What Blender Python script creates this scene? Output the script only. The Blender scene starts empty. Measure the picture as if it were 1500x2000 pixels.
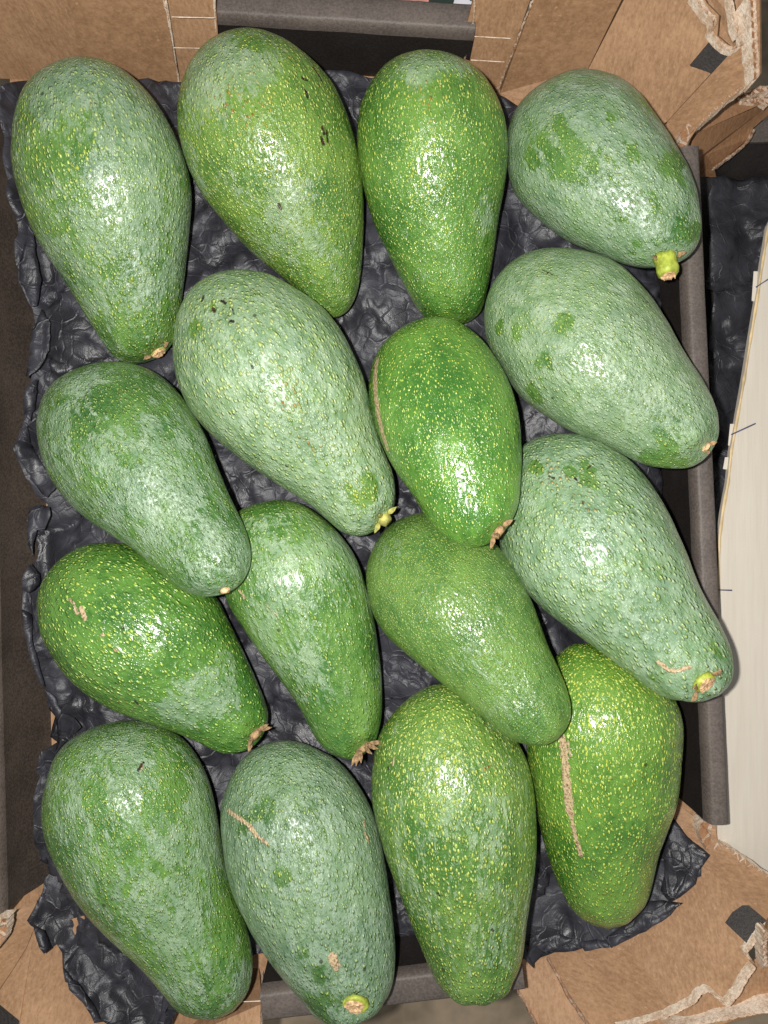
import bpy, math, random
import numpy as np
from mathutils import Vector, geometry, noise as mn
random.seed(7); rng = np.random.default_rng(11)
scene = bpy.context.scene
# ---------------------------------------------------------------- camera, light, exposure
CAM_Z = 0.37; FPX = 1428.0           # metres above the tray floor / focal length in photo pixels
cam = bpy.data.cameras.new('camera'); cam.sensor_fit = 'VERTICAL'; cam.sensor_height = 24.0
cam.lens = FPX/2000*24.0; cam.clip_start = 0.01; cam.clip_end = 20
cam_o = bpy.data.objects.new('camera', cam); cam_o.location = (0, 0, CAM_Z); scene.collection.objects.link(cam_o)
scene.camera = cam_o
w = bpy.data.worlds.new('World'); scene.world = w; w.use_nodes = True
w.node_tree.nodes['Background'].inputs[0].default_value = (0.95, 0.97, 1.0, 1)
w.node_tree.nodes['Background'].inputs[1].default_value = 0.20
fl = bpy.data.lights.new('phone_flash', 'POINT'); fl.energy = 6.9; fl.color = (1.0, 0.975, 0.94); fl.shadow_soft_size = 0.0035
fo = bpy.data.objects.new('phone_flash', fl); fo.location = (-0.022, 0.005, 0.385); scene.collection.objects.link(fo)
scene.view_settings.view_transform = 'Standard'; scene.view_settings.look = 'None'
scene.view_settings.exposure = 0.12; scene.view_settings.gamma = 1.0
scene.render.resolution_x = 768; scene.render.resolution_y = 1024

# ---------------------------------------------------------------- helpers
def at(px, py, z=0.0):
    return Vector(((px-750)*(CAM_Z-z)/FPX, (1000-py)*(CAM_Z-z)/FPX, z))
def tag(o, label=None, cat=None, group=None, kind=None):
    if label: o['label'] = label
    if cat: o['category'] = cat
    if group: o['group'] = group
    if kind: o['kind'] = kind
    return o
def link(name, me, mat=None, parent=None, smooth=False):
    o = bpy.data.objects.new(name, me); scene.collection.objects.link(o)
    if mat: me.materials.append(mat)
    if parent: o.parent = parent
    if smooth: me.polygons.foreach_set('use_smooth', [True]*len(me.polygons))
    return o
def mesh(name, verts, faces):
    me = bpy.data.meshes.new(name); me.from_pydata([tuple(v) for v in verts], [], faces); me.update(); return me
def empty(name, loc=(0,0,0)):
    o = bpy.data.objects.new(name, None); o.location = loc; o.empty_display_size = .02; scene.collection.objects.link(o); return o

class NT:
    def __init__(s, name):
        s.m = bpy.data.materials.new(name); s.m.use_nodes = True; s.t = s.m.node_tree
        s.b = s.t.nodes['Principled BSDF']
    def n(s, typ, **kw):
        q = s.t.nodes.new(typ)
        for k, v in kw.items():
            if k[0] == '_': q.inputs[int(k[1:]) if k[1:].isdigit() else k[1:].replace('_', ' ')].default_value = v
            else: setattr(q, k, v)
        return q
    def l(s, a, b): s.t.links.new(a, b)
    def val(s, x, sock):
        if isinstance(x, (int, float)): sock.default_value = x
        elif isinstance(x, (tuple, list)): sock.default_value = x
        else: s.l(x, sock)
    def math(s, op, a, b=0.0, c=None, clamp=False):
        q = s.t.nodes.new('ShaderNodeMath'); q.operation = op; q.use_clamp = clamp
        s.val(a, q.inputs[0]); s.val(b, q.inputs[1])
        if c is not None: s.val(c, q.inputs[2])
        return q.outputs[0]
    def step(s, x, a, b, lo=0.0, hi=1.0):
        q = s.t.nodes.new('ShaderNodeMapRange'); q.interpolation_type = 'SMOOTHSTEP'
        s.val(x, q.inputs[0]); s.val(a, q.inputs[1]); s.val(b, q.inputs[2]); s.val(lo, q.inputs[3]); s.val(hi, q.inputs[4])
        return q.outputs[0]
    def mix(s, f, a, b):
        q = s.t.nodes.new('ShaderNodeMix'); q.data_type = 'RGBA'
        s.val(f, q.inputs[0]); s.val(a, q.inputs[6]); s.val(b, q.inputs[7]); return q.outputs[2]
    def coords(s, sc=(1,1,1), kind='Object'):
        tc = s.n('ShaderNodeTexCoord'); mp = s.n('ShaderNodeMapping'); mp.inputs['Scale'].default_value = sc
        s.l(tc.outputs[kind], mp.inputs[0]); return mp.outputs[0]
    def noise(s, vec, scale, detail=3, rough=.55, dist=0.0):
        q = s.n('ShaderNodeTexNoise'); s.l(vec, q.inputs['Vector']); q.inputs['Scale'].default_value = scale
        q.inputs['Detail'].default_value = detail; q.inputs['Roughness'].default_value = rough; q.inputs['Distortion'].default_value = dist
        return q.outputs[0]
    def vor(s, vec, scale, feature='F1', rnd=1.0):
        q = s.n('ShaderNodeTexVoronoi'); q.feature = feature; s.l(vec, q.inputs['Vector']); q.inputs['Scale'].default_value = scale
        q.inputs['Randomness'].default_value = rnd; return q
    def attr(s, name):
        q = s.n('ShaderNodeAttribute', attribute_name=name); return q.outputs['Fac']
    def bump(s, h, dist, strength=1.0, nrm=None):
        q = s.n('ShaderNodeBump'); s.val(h, q.inputs['Height']); q.inputs['Distance'].default_value = dist
        q.inputs['Strength'].default_value = strength
        if nrm: s.l(nrm, q.inputs['Normal'])
        return q.outputs[0]
def C(r, g, b):
    f = lambda c: ((c/255+.055)/1.055)**2.4 if c > 10 else c/255/12.92
    return (f(r), f(g), f(b), 1)

# ---------------------------------------------------------------- materials
def kraft(name, base=(168,132,99), fib=(3,1,1), amp=1.0):
    t = NT(name)
    v = t.coords(); vs = t.coords(fib)
    a = t.noise(v, 22, 4, .6); b = t.noise(vs, 260, 3, .7); c = t.noise(v, 700, 2, .6)
    x = t.math('ADD', t.math('MULTIPLY', a, .7), t.math('ADD', t.math('MULTIPLY', b, .75), t.math('MULTIPLY', c, .35)))
    r, g, bl = base
    dark = C(r*.86, g*.83, bl*.80); lite = C(min(255, r*1.11), min(255, g*1.12), min(255, bl*1.14))
    col = t.mix(t.step(x, .60, 1.2), dark, lite)
    sp = t.step(t.noise(vs, 420, 2, .5), .66, .74)
    col = t.mix(t.math('MULTIPLY', sp, .35), col, C(215,180,140))
    t.l(col, t.b.inputs['Base Color']); t.b.inputs['Roughness'].default_value = .62
    t.b.inputs['Specular IOR Level'].default_value = .35
    t.l(t.bump(x, .0004, .35), t.b.inputs['Normal'])
    return t.m
M_KRAFT = kraft('kraft_board'); M_KRAFT_X = kraft('kraft_board_cross_grain', (163,127,94), fib=(1,3,1))
M_KRAFT_D = kraft('kraft_board_neighbour', (150,112,80))
def pale():
    t = NT('torn_corrugated_paper'); v = t.coords()
    n = t.noise(v, 500, 4, .7); n2 = t.noise(v, 120, 2, .5)
    col = t.mix(t.step(t.math('ADD', t.math('MULTIPLY', n, .6), t.math('MULTIPLY', n2, .4)), .38, .62), C(208,178,148), C(248,232,212))
    t.l(col, t.b.inputs['Base Color']); t.b.inputs['Roughness'].default_value = .8
    t.l(t.bump(n, .001, .6), t.b.inputs['Normal']); return t.m
M_PALE = pale()
def blackcard(name, c0, c1, wear=.0, sc=(1,1,1)):
    t = NT(name); v = t.coords(sc)
    n = t.noise(v, 900, 3, .7); m = t.noise(t.coords(), 40, 4, .6)
    x = t.math('ADD', t.math('MULTIPLY', n, .6), t.math('MULTIPLY', m, .4))
    col = t.mix(t.step(x, .35, .65), C(*c0), C(*c1))
    if wear:
        ws = t.step(t.noise(t.coords(), 180, 5, .8), .70, .76)
        col = t.mix(t.math('MULTIPLY', ws, wear), col, C(235,228,215))
    t.l(col, t.b.inputs['Base Color']); t.b.inputs['Roughness'].default_value = .55
    t.l(t.bump(n, .0004, .5), t.b.inputs['Normal']); return t.m
M_BLACK = blackcard('black_card', (30,26,25), (46,41,38))
M_BLACKL = blackcard('black_card_lit_left', (58,50,44), (88,77,68))  # lit copy of the black card: light on the left wall painted in
M_RIM = blackcard('flash_sheen_scuffed_fold', (82,74,69), (110,100,93), .35)  # lighter base paints flash sheen onto the black fold; pale flecks are scuffs
M_RIML = blackcard('flash_sheen_fold_left', (84,75,69), (118,106,98))  # same black card on the left fold, flash sheen put into its colour
M_TAPE = blackcard('black_print', (40,36,34), (62,57,54))
def paper(name, c0, c1, rough=.42):
    t = NT(name); v0 = t.coords()
    n = t.noise(v0, 45, 4, .6)
    nz = t.n('ShaderNodeTexNoise'); t.l(v0, nz.inputs['Vector']); nz.inputs['Scale'].default_value = 60; nz.inputs['Detail'].default_value = 2
    sc1 = t.n('ShaderNodeVectorMath', operation='SCALE'); t.l(nz.outputs['Color'], sc1.inputs[0]); sc1.inputs['Scale'].default_value = .012
    ad = t.n('ShaderNodeVectorMath', operation='ADD'); t.l(v0, ad.inputs[0]); t.l(sc1.outputs[0], ad.inputs[1]); v = ad.outputs[0]
    vz3 = t.vor(v, 85, 'DISTANCE_TO_EDGE').outputs['Distance']
    line = t.math('MULTIPLY', t.step(vz3, .05, .0), t.step(t.noise(v0, 50, 3), .45, .55))
    vz = t.vor(v, 48, 'DISTANCE_TO_EDGE').outputs['Distance']
    vz2 = t.vor(v, 120, 'DISTANCE_TO_EDGE').outputs['Distance']
    wv = t.noise(v, 38, 3, .45, .6)
    cre = t.math('ADD', t.math('MULTIPLY', t.step(vz, 0, .25), .5), t.math('MULTIPLY', t.step(vz2, 0, .10), .10))
    h = t.math('ADD', t.math('ADD', cre, t.math('MULTIPLY', line, .35)), t.math('MULTIPLY', wv, .9))
    f = t.noise(v, 1500, 2, .6)
    col = t.mix(t.step(n, .35, .65), C(*c0), C(*c1))
    edge = t.math('MULTIPLY', t.step(vz, .03, .0), t.step(t.noise(v, 60, 2), .45, .6))
    col = t.mix(t.math('MULTIPLY', line, .20), col, C(100,98,105))
    t.l(col, t.b.inputs['Base Color'])
    t.l(t.step(n, .3, .7, rough-.08, rough+.08), t.b.inputs['Roughness'])
    b1 = t.bump(h, .0024, .48); b2 = t.bump(f, .0003, .5, b1)
    t.l(b2, t.b.inputs['Normal']); return t.m
M_PAPER = paper('black_tissue_paper', (38,38,43), (58,58,65), .44)
M_PAPER2 = paper('black_tissue_neighbour', (38,38,43), (60,60,66))
def board():
    t = NT('pale_wood'); v = t.coords((1, .06, 1)); n = t.noise(v, 420, 4, .6); m = t.noise(t.coords(), 12, 3)
    x = t.math('ADD', t.math('MULTIPLY', n, .5), t.math('MULTIPLY', m, .5))
    col = t.mix(t.step(x, .35, .65), C(208,198,182), C(216,207,192))
    t.l(col, t.b.inputs['Base Color']); t.b.inputs['Roughness'].default_value = .6
    t.l(t.bump(n, .0004, .4), t.b.inputs['Normal']); return t.m
M_WOOD = board()
def plain(name, c, rough=.6, var=.15, scale=60):
    t = NT(name); n = t.noise(t.coords(), scale, 4, .6)
    r, g, b = c
    t.l(t.mix(t.step(n, .3, .7), C(r*(1-var), g*(1-var), b*(1-var)), C(min(255,r*(1+var)), min(255,g*(1+var)), min(255,b*(1+var)))), t.b.inputs['Base Color'])
    t.b.inputs['Roughness'].default_value = rough
    t.l(t.bump(n, .0006, .5), t.b.inputs['Normal']); return t.m
M_WOODEDGE = plain('raw_wood_edge', (205,180,135)); M_INK = plain('blue_ink', (70,75,105))
M_STEM = plain('fresh_stem', (160,172,66), .5, .18, 300); M_CUT = plain('cut_stem', (214,170,128), .8, .25, 700)
M_DRY = plain('dry_calyx', (150,122,88), .8, .3, 500); M_YCAL = plain('yellow_calyx', (168,164,88), .7, .2, 400)
M_CONC = plain('concrete', (150,134,112), .85, .25, 14)

# ---------------------------------------------------------------- avocado skin
def skin(i, green, bloomc, dot, vs, dsz, bl_scale, gl, dotamt, bump):
    vs = vs*2.05; dsz = dsz*1.0
    dot = tuple(min(255, .5*a+.5*b) for a, b in zip(dot, (190, 222, 126)))
    green = tuple(.5*a+.5*b for a, b in zip(green, (94, 142, 70)))
    bloomc = tuple(.4*a+.6*b for a, b in zip(bloomc, (160, 181, 146)))
    """vs: lenticels per metre, dsz: their radius in cells, gl: roughness of the clear skin"""
    t = NT('avocado_skin')
    off = t.n('ShaderNodeVectorMath', operation='ADD'); tc = t.n('ShaderNodeTexCoord')
    t.l(tc.outputs['Object'], off.inputs[0]); off.inputs[1].default_value = (i*.731, i*.377, i*.193); O = off.outputs[0]
    def mp(sc):
        q = t.n('ShaderNodeMapping'); q.inputs['Scale'].default_value = sc; t.l(O, q.inputs[0]); return q.outputs[0]
    st = mp((.55, 1, 1)); st2 = mp((.3, 1, 1))
    # warped coordinates so the lenticels are not perfectly round
    nz = t.n('ShaderNodeTexNoise'); t.l(st, nz.inputs['Vector']); nz.inputs['Scale'].default_value = vs*.9; nz.inputs['Detail'].default_value = 2
    sc1 = t.n('ShaderNodeVectorMath', operation='SCALE'); t.l(nz.outputs['Color'], sc1.inputs[0]); sc1.inputs['Scale'].default_value = .42/vs
    ad = t.n('ShaderNodeVectorMath', operation='ADD'); t.l(st, ad.inputs[0]); t.l(sc1.outputs[0], ad.inputs[1]); W = ad.outputs[0]
    v1 = t.vor(W, vs); sep = t.n('ShaderNodeSeparateColor'); t.l(v1.outputs['Color'], sep.inputs[0])
    dens = t.attr('dens')
    rad = t.math('MULTIPLY', t.math('MULTIPLY_ADD', sep.outputs[0], dsz*.75, dsz*.55), t.math('MULTIPLY_ADD', dens, .5, .6))
    d1 = t.step(t.math('SUBTRACT', v1.outputs['Distance'], rad), .0, .13, 1, 0)
    v2 = t.vor(W, vs*1.9); sep2 = t.n('ShaderNodeSeparateColor'); t.l(v2.outputs['Color'], sep2.inputs[0])
    d2 = t.math('MULTIPLY', t.step(t.math('SUBTRACT', v2.outputs['Distance'], t.math('MULTIPLY', sep2.outputs[1], dsz*.95)), .0, .13, 1, 0), .7)
    dots = t.math('MAXIMUM', d1, d2)
    # base green
    n1 = t.noise(O, 45, 4, .6); n2 = t.noise(st, 320, 4, .7)
    g = green; dk = C(g[0]*.72, g[1]*.80, g[2]*.70); lt = C(g[0]*1.28, g[1]*1.10, g[2]*1.12)
    col = t.mix(t.step(t.math('ADD', t.math('MULTIPLY', n1, .6), t.math('MULTIPLY', n2, .4)), .36, .64), dk, lt)
    yel = t.attr('yel')
    col = t.mix(t.math('MULTIPLY', yel, .40), col, C(116,152,58))
    # waxy bloom
    bn = t.noise(mp((.5,1,1)), bl_scale*1.2, 5, .7, .6); bf = t.noise(mp((.4,1,1)), 360, 4, .75, 1.0)
    bs = t.math('ADD', t.math('MULTIPLY', bn, .46), t.math('MULTIPLY', bf, .62))
    thr = t.math('SUBTRACT', .835, t.math('MULTIPLY', t.attr('bloom'), .60))
    bm = t.step(t.math('SUBTRACT', bs, thr), -.025, .04)
    # cracks in the bloom
    ck = t.vor(mp((.6,1,1)), vs*.55, 'DISTANCE_TO_EDGE').outputs['Distance']
    ckm = t.math('MULTIPLY', t.step(ck, .0, .07, 1, 0), t.step(t.noise(O, 90, 2), .5, .6))
    bm = t.math('MULTIPLY', bm, t.math('SUBTRACT', 1.0, t.math('MULTIPLY', ckm, .6)))
    por = t.step(t.noise(mp((.6,1,1)), 620, 3, .7, .5), .50, .60)
    bm = t.math('MULTIPLY', bm, t.math('MULTIPLY_ADD', por, -.26, 1.0))
    b = bloomc
    bc = t.mix(t.step(t.noise(O, 130, 4, .7), .35, .65), C(b[0]*.86, b[1]*.90, b[2]*.88), C(min(255,b[0]*1.1), min(255,b[1]*1.07), min(255,b[2]*1.1)))
    col = t.mix(t.math('MULTIPLY', bm, t.step(t.noise(mp((.5,1,1)), 170, 4, .7), .35, .62, .40, .80)), col, bc)
    # dots
    dc = t.mix(sep.outputs[2], C(*dot), C(dot[0]*1.04, dot[1]*.95, dot[2]*.78))
    dc = t.mix(t.math('MULTIPLY', bm, .45), dc, C(200,222,170))
    dm = t.math('MULTIPLY', t.math('MULTIPLY', dots, dotamt), t.math('MULTIPLY_ADD', bm, -.30, 1.0))
    rim = t.math('MULTIPLY', t.step(t.math('SUBTRACT', v1.outputs['Distance'], rad), .03, .24, 1, 0), t.math('MULTIPLY_ADD', t.noise(O, 70, 2), 1.1, -.12, clamp=True))
    col = t.mix(rim, col, C(g[0]*.55, g[1]*.72, g[2]*.5))
    col = t.mix(dm, col, dc)
    # orange-brown corky lenticels
    ora = t.math('MULTIPLY', t.attr('oran'), t.step(sep.outputs[1], .45, .7))
    col = t.mix(t.math('MULTIPLY', dots, ora), col, C(158,98,38))
    spk = t.step(t.noise(O, 420, 3, .7), .62, .68)
    col = t.mix(t.math('MULTIPLY', spk, t.math('MULTIPLY', t.attr('oran'), .8)), col, C(96,52,22))
    # tiny random dark pits everywhere
    v3 = t.vor(O, 55); pit = t.step(v3.outputs['Distance'], .035, .06, 1, 0)
    col = t.mix(t.math('MULTIPLY', pit, .8), col, C(48,46,20))
    # scars and cuts
    rn = t.noise(mp((1,1,1)), 600, 3, .7)
    sm = t.step(t.math('ADD', t.attr('scar'), t.math('MULTIPLY', t.math('SUBTRACT', rn, .5), 1.2)), .36, .58)
    scv = t.vor(O, 900); scol = t.mix(t.step(scv.outputs['Distance'], .2, .6), C(146,120,88), C(196,172,134))
    scol = t.mix(t.step(t.noise(O, 380, 3), .68, .76), scol, C(105,52,40))
    col = t.mix(sm, col, scol)
    km = t.step(t.math('ADD', t.attr('dark'), t.math('MULTIPLY', t.math('SUBTRACT', rn, .5), 1.2)), .38, .62)
    col = t.mix(km, col, t.mix(t.step(rn, .5, .6), C(26,16,8), C(78,44,16)))
    t.l(col, t.b.inputs['Base Color'])
    ro = t.math('ADD', gl, t.math('MULTIPLY', bm, .09)); ro = t.math('ADD', ro, t.math('MULTIPLY', sm, .3))
    t.l(ro, t.b.inputs['Roughness'])
    t.b.inputs['Specular IOR Level'].default_value = .55
    # relief: pimples, leathery wrinkles, pores
    pim = t.step(v1.outputs['Distance'], .05, .46, 1, 0)
    wr = t.noise(st2, 240, 3, .6, .6); lea = t.noise(st, 650, 3, .6)
    cell = t.step(t.vor(mp((.5,1,1)), vs*.8, 'SMOOTH_F1').outputs['Distance'], .0, .8)
    h = t.math('ADD', t.math('MULTIPLY', t.math('ADD', pim, t.math('MULTIPLY', t.step(v2.outputs['Distance'], .1, .5, 1, 0), .35)), .85), t.math('MULTIPLY', wr, 1.1))
    h = t.math('ADD', h, t.math('MULTIPLY', lea, .10)); h = t.math('ADD', h, t.math('MULTIPLY', cell, .40))
    h = t.math('ADD', h, t.math('MULTIPLY', bm, .12)); h = t.math('SUBTRACT', h, t.math('MULTIPLY', km, .8))
    h = t.math('ADD', h, t.math('MULTIPLY', sm, .35))
    nb = t.bump(h, .00066*bump, 1.0); t.l(nb, t.b.inputs['Normal']); t.l(t.bump(h, .00034*bump, 1.0), t.b.inputs['Coat Normal'])
    t.b.inputs['Coat Weight'].default_value = .55; t.b.inputs['Coat Roughness'].default_value = max(.14, gl-.14)
    return t.m

# per fruit: green, bloom colour, dot colour, dots per metre, dot size, bloom patch scale, roughness, dot amount, bump, base bloom, lump, label
GR = (70,116,44)
LOOK = {
1: ((66,112,46),(128,152,134),(170,200,70),330,.26,60,.36,.9,1.0,.50,.6,'large avocado in the top left corner with stub of stem pointing down right'),
2: ((86,128,44),(140,160,134),(186,206,84),400,.27,50,.34,.95,.9,.36,.6,'yellow-green avocado with small dark cuts and grey bloomed shoulder, second in the top row'),
3: ((68,124,40),(128,156,122),(184,212,84),380,.25,60,.28,.95,.8,.28,.4,'bright green avocado with long glossy highlight, third in the top row'),
4: ((58,106,40),(136,160,144),(160,196,90),400,.22,42,.38,.8,.8,.70,.6,'avocado with thick green stem stub hanging over the right wall of the tray'),
5: ((78,122,42),(150,176,152),(196,210,84),290,.27,45,.40,.9,1.2,.80,.8,'palest bloomed avocado with yellow dots and dark pits at its fat end'),
6: ((66,128,34),(120,156,108),(176,210,84),400,.22,60,.25,.95,.7,.14,.3,'smallest smooth green avocado with brown scar along its left edge'),
7: ((70,116,54),(142,166,140),(178,208,106),430,.24,50,.38,.85,.9,.72,.6,'pale grey-green avocado lying with its neck over the right rim, directly below the stemmed one'),
8: ((56,104,44),(124,150,132),(150,190,84),430,.21,95,.40,.75,1.1,.52,.8,'dark mottled avocado at left with streaky bloom, its neck resting on two others'),
9: ((72,118,58),(132,164,140),(180,204,96),270,.22,50,.40,.9,1.2,.74,.7,'big bluish-green avocado at right with cut stem end and pinkish scar over the rim'),
10:((60,116,36),(122,148,128),(166,208,76),290,.21,60,.28,.95,1.1,.16,.4,'glossy dark green avocado with raised yellow dots and three little reddish scars, left side'),
11:((80,132,54),(136,168,130),(176,212,100),340,.19,60,.34,.8,.9,.40,.4,'light green slender avocado in the middle with a frayed dry stem end'),
12:((72,120,48),(126,156,122),(170,204,88),620,.24,60,.30,.85,.8,.26,.4,'finely speckled green avocado right of centre, its neck lying across two lower ones'),
13:((74,132,36),(126,158,104),(188,214,74),380,.27,60,.26,.95,.8,.10,.4,'yellow-green avocado at lower right with long tan scar down its left side'),
14:((62,114,46),(132,158,138),(172,204,76),430,.20,58,.34,.85,1.0,.50,.7,'mottled avocado in the bottom left corner with one short brown mark near its top'),
15:((54,94,52),(118,144,132),(158,196,80),330,.20,55,.42,.85,1.2,.74,.8,'dark bluish avocado in the bottom row with forked brown scar and round stem disc'),
16:((80,126,48),(140,172,128),(190,214,92),370,.27,60,.36,.95,1.0,.45,.6,'broad light green avocado with dense yellow flecks, bottom row beside the bare floor'),
}
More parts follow.
